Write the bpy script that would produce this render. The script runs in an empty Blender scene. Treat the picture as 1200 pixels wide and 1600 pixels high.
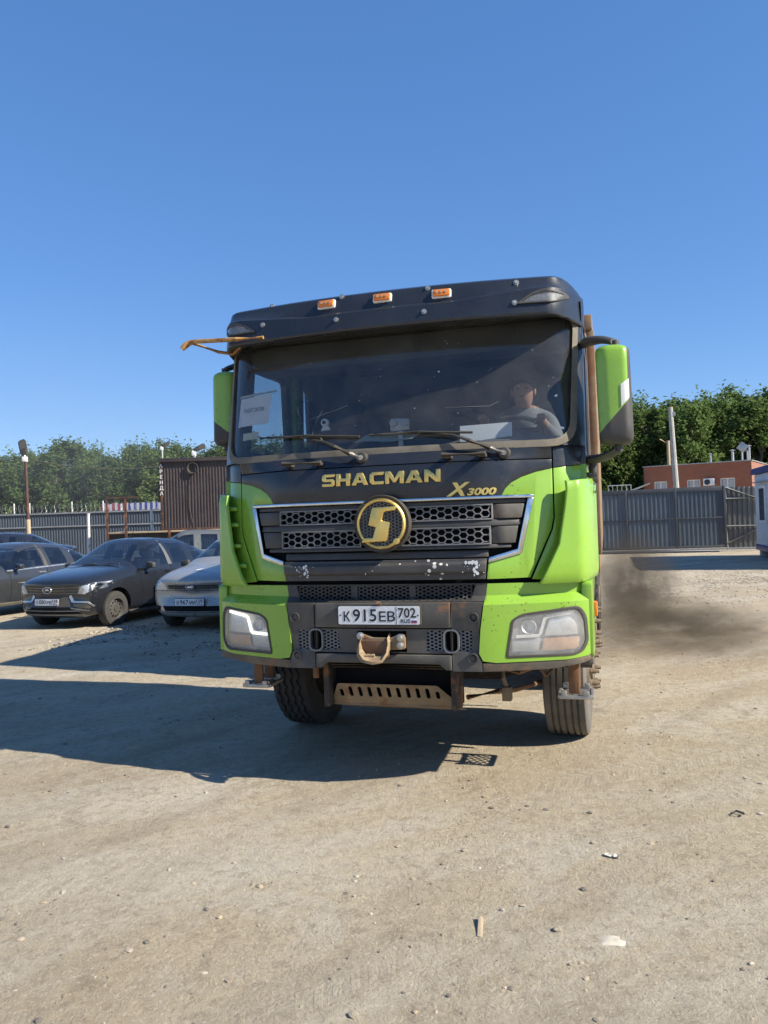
import bpy, bmesh, math, random
from math import sin, cos, pi, radians, sqrt, atan2, tan
from mathutils import Vector, Matrix, noise, Euler
from mathutils.bvhtree import BVHTree

# ------------------------------------------------------------------ camera, sky, sun, exposure
scene = bpy.context.scene
C = scene.collection
random.seed(7)

def cam_axes(yaw, pitch, roll):
    f = Vector((-sin(yaw)*cos(pitch), cos(yaw)*cos(pitch), sin(pitch)))
    r = Vector((cos(yaw), sin(yaw), 0.0))
    u = r.cross(f)
    return r*cos(roll)+u*sin(roll), u*cos(roll)-r*sin(roll), f
CR, CU, CF = cam_axes(radians(16.0), radians(0.57), radians(-1.907))
cam_data = bpy.data.cameras.new('camera')
cam = bpy.data.objects.new('camera', cam_data); C.objects.link(cam)
cam.matrix_world = Matrix(((CR.x, CU.x, -CF.x, 1.353), (CR.y, CU.y, -CF.y, -4.592), (CR.z, CU.z, -CF.z, 1.68), (0, 0, 0, 1)))
cam_data.sensor_fit = 'VERTICAL'; cam_data.sensor_height = 36.0
cam_data.lens = 36.0*1202/1600
cam_data.clip_start = 0.05; cam_data.clip_end = 3000
scene.camera = cam

SUN_EL, SUN_AZ = radians(36.0), radians(6.0)        # the sun stands to the right of the truck, a little in front of it
SUN = Vector((cos(SUN_EL)*cos(SUN_AZ), -cos(SUN_EL)*sin(SUN_AZ), sin(SUN_EL)))
world = bpy.data.worlds.new('World'); scene.world = world; world.use_nodes = True
wn = world.node_tree.nodes; wl = world.node_tree.links
sky = wn.new('ShaderNodeTexSky'); sky.sky_type = 'NISHITA'; sky.sun_disc = False
sky.sun_elevation = SUN_EL; sky.sun_rotation = radians(90)+SUN_AZ
sky.air_density = 0.7; sky.dust_density = 0.0; sky.ozone_density = 5.0; sky.altitude = 100
hs = wn.new('ShaderNodeHueSaturation'); hs.inputs['Saturation'].default_value = 1.6; hs.inputs['Hue'].default_value = 0.512; hs.inputs['Value'].default_value = 1.42
gm = wn.new('ShaderNodeGamma'); gm.inputs[1].default_value = 0.5        # a phone's flat rendering of the sky, the same all round
wl.new(sky.outputs[0], gm.inputs[0]); wl.new(gm.outputs[0], hs.inputs['Color']); wl.new(hs.outputs[0], wn['Background'].inputs[0]); wn['Background'].inputs[1].default_value = 0.15
sl = bpy.data.lights.new('sun', 'SUN'); sl.energy = 4.9; sl.angle = radians(0.53); sl.color = (1.0, 0.925, 0.79)
so = bpy.data.objects.new('sun', sl); C.objects.link(so); so.rotation_euler = SUN.to_track_quat('Z', 'Y').to_euler()
scene.view_settings.view_transform = 'Standard'; scene.view_settings.look = 'None'
scene.view_settings.exposure = 0.9; scene.view_settings.gamma = 1.0; scene.view_settings.use_curve_mapping = False
scene.render.engine = 'CYCLES'
scene.cycles.max_bounces = 8; scene.cycles.transparent_max_bounces = 16
scene.cycles.volume_step_rate = 2.0
scene.cycles.use_denoising = True

# ------------------------------------------------------------------ helpers
def tag(o, label=None, cat=None, group=None, kind=None):
    if label: o['label'] = label
    if cat: o['category'] = cat
    if group: o['group'] = group
    if kind: o['kind'] = kind
    return o
def empty(name, loc=(0, 0, 0), rz=0.0, label=None, cat=None, group=None):
    o = bpy.data.objects.new(name, None); C.objects.link(o)
    o.empty_display_size = 0.2; o.location = loc; o.rotation_euler = (0, 0, rz)
    return tag(o, label, cat, group)
def link(name, me, parent=None, loc=(0, 0, 0), rot=(0, 0, 0), scale=(1, 1, 1)):
    o = bpy.data.objects.new(name, me); C.objects.link(o)
    if parent: o.parent = parent
    o.location = loc; o.rotation_euler = rot; o.scale = scale
    return o
def tomesh(name, bm, mat, smooth=35, bevel=0.0, seg=2, bang=35, recalc=True):
    bmesh.ops.remove_doubles(bm, verts=bm.verts, dist=1e-5)
    if recalc: bmesh.ops.recalc_face_normals(bm, faces=bm.faces)
    if bevel:
        es = [e for e in bm.edges if len(e.link_faces) == 2 and e.calc_face_angle(0) > radians(bang)]
        if es: bmesh.ops.bevel(bm, geom=es, offset=bevel, segments=seg, affect='EDGES', clamp_overlap=True, profile=0.5)
    me = bpy.data.meshes.new(name); bm.to_mesh(me); bm.free()
    for m in (mat if isinstance(mat, (list, tuple)) else [mat]): me.materials.append(m)
    if smooth:
        me.polygons.foreach_set('use_smooth', [True]*len(me.polygons))
        me.set_sharp_from_angle(angle=radians(smooth))
    return me
def fin(name, bm, mat, parent=None, smooth=35, bevel=0.0, seg=2, loc=(0, 0, 0), rot=(0, 0, 0), **k):
    return link(name, tomesh(name, bm, mat, smooth, bevel, seg, **k), parent, loc, rot)
def nb(): return bmesh.new()
def box(bm, c, s, R=None):
    m = Matrix.Translation(Vector(c)) @ (R.to_4x4() if R is not None else Matrix.Identity(4)) @ Matrix.Diagonal((s[0], s[1], s[2], 1))
    return bmesh.ops.create_cube(bm, size=1.0, matrix=m)['verts']
def bx(bm, x0, x1, y0, y1, z0, z1): return box(bm, ((x0+x1)/2, (y0+y1)/2, (z0+z1)/2), (abs(x1-x0), abs(y1-y0), abs(z1-z0)))
def frame_of(d):
    d = Vector(d).normalized()
    a = Vector((0, 0, 1)) if abs(d.z) < 0.9 else Vector((1, 0, 0))
    s = d.cross(a).normalized()
    return s, s.cross(d).normalized()
def cyl(bm, p0, p1, r0, r1=None, n=12, cap=True):
    r1 = r0 if r1 is None else r1
    p0 = Vector(p0); p1 = Vector(p1); s, t = frame_of(p1-p0)
    a = [bm.verts.new(p0+(s*cos(2*pi*i/n)+t*sin(2*pi*i/n))*r0) for i in range(n)]
    b = [bm.verts.new(p1+(s*cos(2*pi*i/n)+t*sin(2*pi*i/n))*r1) for i in range(n)]
    for i in range(n): bm.faces.new((a[i], a[(i+1) % n], b[(i+1) % n], b[i]))
    if cap: bm.faces.new(a[::-1]); bm.faces.new(b)
def tube(bm, pts, r, n=8, cap=True, radii=None):
    pts = [Vector(p) for p in pts]; rings = []
    s0 = None
    for i, p in enumerate(pts):
        d = (pts[min(i+1, len(pts)-1)]-pts[max(i-1, 0)]).normalized()
        if s0 is None: s, t = frame_of(d)
        else:
            s = (s0-d*s0.dot(d)).normalized(); t = d.cross(s)
        s0 = s; rr = radii[i] if radii else r
        rings.append([bm.verts.new(p+(s*cos(2*pi*k/n)+t*sin(2*pi*k/n))*rr) for k in range(n)])
    for a, b in zip(rings, rings[1:]):
        for k in range(n): bm.faces.new((a[k], a[(k+1) % n], b[(k+1) % n], b[k]))
    if cap: bm.faces.new(rings[0][::-1]); bm.faces.new(rings[-1])
def lathe(bm, prof, n=32, M=None, a0=0, a1=2*pi, closed=False):
    """profile of (r, h) turned about +X of matrix M"""
    M = M or Matrix.Identity(4); full = abs(a1-a0-2*pi) < 1e-6
    rings = []
    for r, h in prof:
        rings.append([bm.verts.new(M @ Vector((h, r*cos(a0+(a1-a0)*k/n), r*sin(a0+(a1-a0)*k/n)))) for k in range(n if full else n+1)])
    m = len(rings[0])
    for a, b in zip(rings, rings[1:]+([rings[0]] if closed else [])):
        for k in range(m if full else m-1): bm.faces.new((a[k], a[(k+1) % m], b[(k+1) % m], b[k]))
def prism(bm, poly, d0, d1, axis='y'):
    """polygon of 2D points swept along an axis"""
    def P(u, v, d): return {'y': (u, d, v), 'x': (d, u, v), 'z': (u, v, d)}[axis]
    a = [bm.verts.new(P(u, v, d0)) for u, v in poly]; b = [bm.verts.new(P(u, v, d1)) for u, v in poly]
    n = len(poly)
    for i in range(n): bm.faces.new((a[i], a[(i+1) % n], b[(i+1) % n], b[i]))
    bm.faces.new(a[::-1]); bm.faces.new(b)
def rpoly(poly, r, n=4):
    """round the corners of a 2D polygon"""
    out = []; N = len(poly); r = r if isinstance(r, (list, tuple)) else [r]*N
    for i in range(N):
        p = Vector(poly[i]); a = Vector(poly[i-1])-p; b = Vector(poly[(i+1) % N])-p
        q = min(r[i], a.length*0.45, b.length*0.45)
        if q < 1e-5: out.append(tuple(p)); continue
        p0 = p+a.normalized()*q; p1 = p+b.normalized()*q
        for k in range(n+1):
            t = k/n; w = p0*(1-t)**2+p*2*t*(1-t)+p1*t*t; out.append((w.x, w.y))
    return out
def sheet(poly, yf, thick, holes=(), dx=0.06, dz=0.0, back=None):
    """a panel: an (x, z) outline laid on the surface y = yf(x, z), with thickness towards +y"""
    bm = nb()
    def loop(p):
        v = [bm.verts.new((x, 0, z)) for x, z in p]
        return v
    if holes:
        es = []
        for p in (poly,)+tuple(holes):
            v = loop(p); es += [bm.edges.new((v[i], v[(i+1) % len(v)])) for i in range(len(v))]
        bmesh.ops.triangle_fill(bm, use_beauty=True, use_dissolve=False, edges=es, normal=(0, -1, 0))
    else: bm.faces.new(loop(poly))
    xs = [p[0] for p in poly]; zs = [p[1] for p in poly]
    if dx:
        k = math.ceil(min(xs)/dx+1e-6)
        while k*dx < max(xs)-1e-6:
            bmesh.ops.bisect_plane(bm, geom=bm.verts[:]+bm.edges[:]+bm.faces[:], dist=1e-6, plane_co=(k*dx, 0, 0), plane_no=(1, 0, 0)); k += 1
    if dz:
        k = math.ceil(min(zs)/dz+1e-6)
        while k*dz < max(zs)-1e-6:
            bmesh.ops.bisect_plane(bm, geom=bm.verts[:]+bm.edges[:]+bm.faces[:], dist=1e-6, plane_co=(0, 0, k*dz), plane_no=(0, 0, 1)); k += 1
    bmesh.ops.recalc_face_normals(bm, faces=bm.faces)
    front = bm.verts[:]
    if thick:
        r = bmesh.ops.extrude_face_region(bm, geom=bm.faces[:])
        nv = set(g for g in r['geom'] if isinstance(g, bmesh.types.BMVert))
    else: nv = set()
    for v in bm.verts:
        y = yf(v.co.x, v.co.z)
        v.co.y = y+(thick if v in nv else 0)
    return bm
def mir(poly): return [(-x, z) for x, z in poly][::-1]
_dg = None
def text_bm(s, size=1.0, offset=0.0, extrude=0.01, sx=1.0, shear=0.0, spacing=1.0, res=3):
    """lettering from the built-in font: centred in x, base line at z=0, facing -y"""
    cu = bpy.data.curves.new('t', 'FONT'); cu.body = s; cu.size = size; cu.offset = offset; cu.extrude = extrude
    cu.shear = shear; cu.space_character = spacing; cu.resolution_u = res; cu.align_x = 'CENTER'
    o = bpy.data.objects.new('t', cu); C.objects.link(o)
    me = bpy.data.meshes.new_from_object(o.evaluated_get(bpy.context.evaluated_depsgraph_get()))
    bm = nb(); bm.from_mesh(me)
    bpy.data.objects.remove(o); bpy.data.curves.remove(cu); bpy.data.meshes.remove(me)
    for v in bm.verts: v.co = Vector((v.co.x*sx, -v.co.z, v.co.y))
    return bm
def evalmesh(o):
    return bpy.data.meshes.new_from_object(o.evaluated_get(bpy.context.evaluated_depsgraph_get()))
def copy_tree(o, parent=None):
    c = o.copy(); C.objects.link(c)
    if parent is not None: c.parent = parent
    for ch in list(o.children): copy_tree(ch, c)
    return c
def fbm(x, y, z=0.0, o=4): return noise.fractal(Vector((x, y, z)), 1.0, 2.0, o, noise_basis='PERLIN_ORIGINAL')

# ------------------------------------------------------------------ materials
def N(nt, t, **k):
    n = nt.nodes.new(t)
    for a, b in k.items():
        if a.startswith('i_'):
            n.inputs[a[2:].replace('_', ' ')].default_value = b
        else: setattr(n, a, b)
    return n
def ramp(nt, fac, stops):
    r = nt.nodes.new('ShaderNodeValToRGB'); e = r.color_ramp.elements
    while len(e) < len(stops): e.new(0.5)
    for i, (p, c) in enumerate(stops):
        e[i].position = p; e[i].color = (c, c, c, 1) if isinstance(c, (int, float)) else (*c, 1)
    nt.links.new(fac, r.inputs[0]); return r.outputs[0]
def mixc(nt, fac, a, b, mode='MIX'):
    m = nt.nodes.new('ShaderNodeMix'); m.data_type = 'RGBA'; m.blend_type = mode
    for sock, v in ((m.inputs[0], fac), (m.inputs[6], a), (m.inputs[7], b)):
        if isinstance(v, bpy.types.NodeSocket): nt.links.new(v, sock)
        elif isinstance(v, (int, float)): sock.default_value = v
        else: sock.default_value = (*v, 1)
    return m.outputs[2]
def newmat(name):
    m = bpy.data.materials.new(name); m.use_nodes = True
    return m, m.node_tree, m.node_tree.nodes['Principled BSDF']
def tex(nt, scale=5, detail=5, rough=0.6, coord='Object', stretch=(1, 1, 1), dist=0.0, kind='noise', seed=0.0):
    tc = nt.nodes.new('ShaderNodeTexCoord'); mp = nt.nodes.new('ShaderNodeMapping')
    mp.inputs['Scale'].default_value = stretch; mp.inputs['Location'].default_value = (seed, seed*1.7, seed*0.3)
    nt.links.new(tc.outputs[coord], mp.inputs[0])
    if kind == 'noise':
        n = N(nt, 'ShaderNodeTexNoise'); n.inputs['Scale'].default_value = scale; n.inputs['Detail'].default_value = detail
        n.inputs['Roughness'].default_value = rough; n.inputs['Distortion'].default_value = dist
        nt.links.new(mp.outputs[0], n.inputs['Vector']); return n.outputs[0]
    n = N(nt, 'ShaderNodeTexVoronoi'); n.inputs['Scale'].default_value = scale
    nt.links.new(mp.outputs[0], n.inputs['Vector']); return n.outputs[0]
def bumpn(nt, b, h, strength=0.3, dist=0.01):
    n = nt.nodes.new('ShaderNodeBump'); n.inputs['Strength'].default_value = strength; n.inputs['Distance'].default_value = dist
    nt.links.new(h, n.inputs['Height']); nt.links.new(n.outputs[0], b.inputs['Normal'])
def pmat(name, col, rough=0.5, metal=0.0, var=0.15, vs=4.0, dust=0.0, dustcol=(0.30, 0.26, 0.2), ds=3.0, bump=0.0, bs=60.0, bd=0.004,
         coat=0.0, specks=None, spec=0.5, stretch=(1, 1, 1), rust=0.0, rs=6.0, seed=0.0):
    m, nt, b = newmat(name)
    c = mixc(nt, ramp(nt, tex(nt, vs, seed=seed, stretch=stretch), [(0.3, 0.0), (0.7, 1.0)]), tuple(v*(1-var) for v in col), tuple(min(1, v*(1+var)) for v in col))
    r = None
    if rust:
        f = ramp(nt, tex(nt, rs, 8, 0.7, seed=seed+3, stretch=stretch), [(0.62-rust*0.35, 0.0), (0.70-rust*0.3, 1.0)])
        rc = mixc(nt, tex(nt, 30, 4, seed=seed+9), (0.09, 0.035, 0.015), (0.28, 0.12, 0.045)); c = mixc(nt, f, c, rc); r = f
    if dust:
        f = ramp(nt, tex(nt, ds, 8, 0.72, seed=seed+5, stretch=stretch), [(0.35, dust*0.35), (0.7, dust)])
        c = mixc(nt, f, c, dustcol)
    if specks:
        v = tex(nt, specks[0], kind='voronoi', seed=seed+1)
        n2 = ramp(nt, tex(nt, specks[0]*0.12, 3, seed=seed+2), [(0.5, 0.0), (0.62, specks[1])])
        mm = N(nt, 'ShaderNodeMath', operation='MULTIPLY'); nt.links.new(n2, mm.inputs[0]); mm.inputs[1].default_value = 0.35
        lt = N(nt, 'ShaderNodeMath', operation='LESS_THAN'); nt.links.new(v, lt.inputs[0]); nt.links.new(mm.outputs[0], lt.inputs[1])
        c = mixc(nt, lt.outputs[0], c, specks[2])
    nt.links.new(c, b.inputs['Base Color'])
    rr = ramp(nt, tex(nt, vs*2.3, 6, seed=seed+4), [(0.3, max(0.03, rough-0.08)), (0.7, min(1, rough+0.1+dust*0.4))])
    nt.links.new(rr, b.inputs['Roughness'])
    b.inputs['Metallic'].default_value = metal; b.inputs['Specular IOR Level'].default_value = spec
    b.inputs['Coat Weight'].default_value = coat; b.inputs['Coat Roughness'].default_value = 0.08
    if bump: bumpn(nt, b, tex(nt, bs, 6, 0.65, seed=seed), bump, bd)
    return m
def glassmat(name, tint=(0.5, 0.56, 0.6), refl=0.08, dust=0.05, dcol=(0.45, 0.45, 0.43), rough=0.02):
    m = bpy.data.materials.new(name); m.use_nodes = True; nt = m.node_tree; nt.nodes.remove(nt.nodes['Principled BSDF'])
    out = nt.nodes['Material Output']
    tr = N(nt, 'ShaderNodeBsdfTransparent'); tr.inputs[0].default_value = (*tint, 1)
    gl = N(nt, 'ShaderNodeBsdfGlossy'); gl.inputs[0].default_value = (1, 1, 1, 1); gl.inputs['Roughness'].default_value = rough
    fr = N(nt, 'ShaderNodeFresnel'); ge = N(nt, 'ShaderNodeNewGeometry'); mr = N(nt, 'ShaderNodeMapRange')
    mr.inputs[3].default_value = 1.5; mr.inputs[4].default_value = 1/1.5      # a thin pane reflects alike from both sides
    nt.links.new(ge.outputs['Backfacing'], mr.inputs[0]); nt.links.new(mr.outputs[0], fr.inputs[0])
    ad = N(nt, 'ShaderNodeMath', operation='ADD'); nt.links.new(fr.outputs[0], ad.inputs[0]); ad.inputs[1].default_value = refl
    mx = N(nt, 'ShaderNodeMixShader'); nt.links.new(ad.outputs[0], mx.inputs[0]); nt.links.new(tr.outputs[0], mx.inputs[1]); nt.links.new(gl.outputs[0], mx.inputs[2])
    df = N(nt, 'ShaderNodeBsdfDiffuse'); df.inputs[0].default_value = (*dcol, 1)
    f = ramp(nt, tex(nt, 2.2, 9, 0.75, dist=0.6), [(0.35, dust*0.3), (0.75, dust*1.6)])
    m2 = N(nt, 'ShaderNodeMixShader'); nt.links.new(f, m2.inputs[0]); nt.links.new(mx.outputs[0], m2.inputs[1]); nt.links.new(df.outputs[0], m2.inputs[2])
    nt.links.new(m2.outputs[0], out.inputs[0])
    return m
DUST = (0.34, 0.29, 0.22)
M = {}
M['lime'] = pmat('lime_paint', (0.21, 0.405, 0.028), 0.28, var=0.06, vs=2, dust=0.13, dustcol=DUST, coat=0.35, specks=(42, 0.55, (0.10, 0.04, 0.02)))
M['lime_clean'] = pmat('lime_paint_clean', (0.21, 0.405, 0.028), 0.26, var=0.06, vs=2, dust=0.11, dustcol=DUST, coat=0.35)
M['navy'] = pmat('dark_navy_paint', (0.013, 0.017, 0.025), 0.30, var=0.15, vs=3, dust=0.03, dustcol=DUST, coat=0.12, specks=(60, 0.25, (0.3, 0.28, 0.25)))
M['navy_rub'] = pmat('scuffed_dark_plastic', (0.020, 0.023, 0.028), 0.5, var=0.2, vs=5, dust=0.2, dustcol=DUST, specks=(50, 0.6, (0.45, 0.43, 0.4)))
M['chipped'] = pmat('chipped_dark_paint', (0.022, 0.024, 0.029), 0.45, var=0.2, vs=5, dust=0.17, dustcol=DUST, specks=(26, 0.9, (0.62, 0.6, 0.56)), seed=2.2)
M['plastic'] = pmat('black_plastic', (0.022, 0.024, 0.027), 0.5, var=0.25, vs=6, dust=0.16, dustcol=DUST)
M['bump_plastic'] = pmat('worn_bumper_plastic', (0.035, 0.037, 0.04), 0.55, var=0.3, vs=5, dust=0.34, dustcol=(0.27, 0.23, 0.17), rust=0.06, rs=4, bump=0.1)
M['lip'] = pmat('muddy_bumper_lip', (0.045, 0.043, 0.04), 0.65, var=0.3, vs=6, dust=0.45, dustcol=(0.26, 0.21, 0.15), rust=0.34, rs=3.5, bump=0.15)
M['mesh'] = pmat('grille_mesh_plastic', (0.15, 0.155, 0.165), 0.45, var=0.15, vs=9, dust=0.18, dustcol=DUST)
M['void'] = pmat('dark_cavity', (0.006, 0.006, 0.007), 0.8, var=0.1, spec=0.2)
M['chrome'] = pmat('dulled_chrome', (0.62, 0.63, 0.64), 0.16, 1.0, var=0.12, vs=9, dust=0.12, dustcol=DUST)
M['gold'] = pmat('gold_letters', (0.78, 0.57, 0.19), 0.40, 0.9, var=0.12, vs=9, dust=0.06, dustcol=DUST)
M['rubber'] = pmat('grey_rubber_seal', (0.10, 0.09, 0.075), 0.8, var=0.3, vs=14, dust=0.5, dustcol=(0.25, 0.21, 0.15))
M['black_rubber'] = pmat('black_rubber', (0.018, 0.018, 0.018), 0.6, var=0.2, dust=0.15, dustcol=DUST)
M['tyre_dusty'] = pmat('dusty_tyre', (0.06, 0.056, 0.052), 0.85, var=0.2, vs=9, dust=0.62, dustcol=(0.21, 0.185, 0.15), ds=5, bump=0.3, bs=80)
M['tyre'] = pmat('dark_tyre', (0.022, 0.021, 0.020), 0.85, var=0.2, vs=9, dust=0.22, dustcol=(0.2, 0.17, 0.14), ds=5, bump=0.3, bs=80)
M['rim'] = pmat('muddy_steel_rim', (0.16, 0.14, 0.11), 0.6, 0.4, var=0.3, vs=9, dust=0.6, dustcol=(0.3, 0.24, 0.16), rust=0.25)
M['nut'] = pmat('muddy_nuts', (0.24, 0.19, 0.13), 0.6, 0.3, var=0.3, vs=30, dust=0.4, dustcol=(0.33, 0.27, 0.19), rust=0.2)
M['rusty'] = pmat('rusty_steel', (0.10, 0.07, 0.05), 0.75, 0.2, var=0.3, vs=7, rust=0.75, rs=5, dust=0.35, dustcol=(0.30, 0.23, 0.15), bump=0.3, bs=40)
M['dusty_steel'] = pmat('dusty_tan_steel', (0.20, 0.145, 0.085), 0.7, 0.1, var=0.3, vs=8, rust=0.3, rs=7, dust=0.35, dustcol=(0.28, 0.21, 0.13), bump=0.2, bs=50)
M['rod'] = pmat('ochre_painted_tube', (0.42, 0.24, 0.08), 0.55, 0.1, var=0.25, vs=20, rust=0.3, rs=22)
M['chassis'] = pmat('chassis_steel', (0.02, 0.018, 0.017), 0.7, 0.2, var=0.3, vs=8, dust=0.3, dustcol=(0.12, 0.1, 0.08), rust=0.2)
M['tipper'] = pmat('weathered_tipper_steel', (0.20, 0.14, 0.09), 0.7, 0.2, var=0.25, vs=3, rust=0.45, rs=2.5, dust=0.4, dustcol=(0.34, 0.28, 0.2), bump=0.2, bs=30)
M['interior'] = pmat('cab_interior', (0.06, 0.062, 0.066), 0.7, var=0.15)
M['lining'] = pmat('cab_headlining', (0.07, 0.068, 0.064), 0.9, var=0.1)
M['dash'] = pmat('dusty_dashboard', (0.10, 0.105, 0.105), 0.75, var=0.15, vs=9, dust=0.3, dustcol=(0.3, 0.28, 0.25))
M['seat'] = pmat('dark_seat_cloth', (0.03, 0.033, 0.042), 0.9, var=0.2)
M['windscreen'] = glassmat('windscreen_glass', (0.68, 0.71, 0.72), 0.015, 0.075, (0.42, 0.42, 0.40))
M['sideglass'] = glassmat('side_glass', (0.6, 0.66, 0.68), 0.03, 0.06)
M['lens'] = glassmat('headlight_lens', (0.92, 0.93, 0.93), 0.04, 0.34, (0.6, 0.59, 0.56), 0.12)
M['reflector'] = pmat('lamp_reflector', (0.75, 0.76, 0.77), 0.38, 0.55, var=0.1, vs=20, dust=0.2, dustcol=(0.5, 0.48, 0.44))
M['lamp_grey'] = pmat('lamp_grey_bezel', (0.42, 0.425, 0.43), 0.45, 0.3, var=0.15, vs=12)
M['amber'] = pmat('amber_lens', (0.72, 0.20, 0.012), 0.22, var=0.15, vs=60, coat=0.5)
M['amber_dull'] = pmat('dull_amber_lens', (0.46, 0.27, 0.16), 0.4, var=0.15, vs=30, coat=0.3)
M['white'] = pmat('white_plastic', (0.72, 0.72, 0.70), 0.4, var=0.05, dust=0.1, dustcol=DUST)
M['plate'] = pmat('licence_plate_white', (0.74, 0.75, 0.76), 0.4, var=0.04, vs=10, dust=0.12, dustcol=DUST)
M['ink'] = pmat('black_ink', (0.012, 0.012, 0.012), 0.5, var=0.0)
M['ink_grey'] = pmat('faded_ink', (0.11, 0.11, 0.12), 0.7, var=0.0)
M['paper'] = pmat('white_paper', (0.78, 0.79, 0.80), 0.85, var=0.03)
M['paper_old'] = pmat('yellowed_paper', (0.62, 0.60, 0.46), 0.85, var=0.08)
M['rag'] = pmat('sandy_webbing', (0.27, 0.19, 0.11), 0.9, var=0.35, vs=20, bump=0.4, bs=120)
M['steel'] = pmat('scuffed_steel', (0.45, 0.44, 0.42), 0.4, 0.8, var=0.2, vs=20, dust=0.3, dustcol=DUST)
M['white_drl'] = bpy.data.materials.new('lit_daytime_lamp'); M['white_drl'].use_nodes = True
_b = M['white_drl'].node_tree.nodes['Principled BSDF']; _b.inputs['Base Color'].default_value = (0.8, 0.8, 0.76, 1)
_b.inputs['Emission Color'].default_value = (1.0, 0.98, 0.86, 1); _b.inputs['Emission Strength'].default_value = 0.9
# ================================================================== the dump truck
T = empty('dump_truck', (0, 0, 0), 0, 'lime green and dark navy heavy dump truck facing the camera in the yard', 'truck')
def hump(x, a, w):
    m = max(0.0, (abs(x)-a)/w); return m*m
def swp(x, a, k):      # the front sweeps back towards the corners
    m = max(0.0, abs(x)-a); return k*m*m/(m+0.12)
def yf(x, z): return 0.02+0.04*x*x+swp(x, 0.60, 0.44)+0.09*hump(x, 1.08, 0.17)+0.04*(z-1.3)
def yb(x, z): return -0.03+0.03*x*x+swp(x, 0.58, 0.36)+0.06*hump(x, 1.1, 0.16)
def yw(x, z): return 0.12+0.22*(z-2.1)+0.10*x*x+0.14*hump(x, 1.03, 0.22)
def part(name, bm, mat, parent=None, **k): return fin(name, bm, mat, parent or T, **k)

# --- fascia below the windscreen
curve = [(0.755, 1.806), (0.775, 1.845), (0.81, 1.88), (0.87, 1.913), (0.955, 1.942), (1.05, 1.962)]
dark = [(-1.05, 2.018), (1.05, 2.018)]+curve[::-1]+[(-x, z) for x, z in curve]
bon = part('bonnet', sheet(dark, yf, 0.03), M['navy'], bevel=0.002)
side_seam = [(1.05, 1.66), (1.035, 1.59), (0.905, 1.30)]
gp = curve+side_seam+[(0.655, 1.30), (0.668, 1.402), (0.70, 1.408), (0.862, 1.452), (0.94, 1.806)]
for s in (1, -1):
    P = gp if s > 0 else mir(gp)
    part('front_panel', sheet(P, yf, 0.03, dx=0.04), M['lime'] if s > 0 else M['lime_clean'], bevel=0.0025)
    q = [(1.058, 1.964), (1.25, 1.985), (1.25, 1.26), (0.914, 1.29), (1.044, 1.587), (1.058, 1.655)]
    part('corner_panel', sheet(q if s > 0 else mir(q), yf, 0.03, dx=0.02), M['lime_clean'], bevel=0.002)
    q = [(1.058, 1.968), (1.25, 1.989), (1.25, 2.10), (1.058, 2.10)]
    part('pillar_base', sheet(q if s > 0 else mir(q), lambda x, z: yf(x, z)+max(0, (z-2.02))*0.06, 0.03, dx=0.02, dz=0.03), M['navy'], bevel=0.002)
# near-black sheet added behind the fascia, shade for the gaps put into its colour
part('gap_backing', sheet([(-1.2, 1.22), (1.2, 1.22), (1.2, 2.1), (-1.2, 2.1)], lambda x, z: yf(x, z)+0.075, 0.04, dx=0.08), M['void'])
def cowl(x, z): t = (z-2.022)/0.08; return yf(x, 2.02)*(1-t)+(yw(x, 2.1)-0.01)*t
part('cowl', sheet([(-1.05, 2.024), (1.05, 2.024), (1.05, 2.105), (-1.05, 2.105)], cowl, 0.03, dz=0.02), M['navy'], bevel=0.002)
# --- windscreen and its frame
glass_o = rpoly([(-1.165, 2.135), (1.165, 2.135), (1.205, 2.96), (-1.205, 2.96)], [0.13, 0.13, 0.1, 0.1], 6)
seal_o = rpoly([(-1.20, 2.095), (1.20, 2.095), (1.232, 2.99), (-1.232, 2.99)], [0.16, 0.16, 0.1, 0.1], 6)
part('windscreen', sheet(glass_o, lambda x, z: yw(x, z)+0.012, 0.0, dx=0.05, dz=0.1), M['windscreen'], smooth=60)
part('windscreen_seal', sheet(seal_o, lambda x, z: yw(x, z)-0.012, 0.03, holes=(rpoly([(-1.16, 2.14), (1.16, 2.14), (1.2, 2.955), (-1.2, 2.955)], [0.125, 0.125, 0.1, 0.1], 6),), dx=0.05, dz=0.1), M['rubber'], bevel=0.004)
part('windscreen_frame', sheet([(-1.25, 2.104), (1.25, 2.104), (1.25, 3.08), (-1.25, 3.08)], yw, 0.035, holes=(rpoly([(-1.197, 2.11), (1.197, 2.11), (1.229, 2.985), (-1.229, 2.985)], [0.16, 0.16, 0.1, 0.1], 6),), dx=0.05, dz=0.1), M['navy'])
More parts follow.
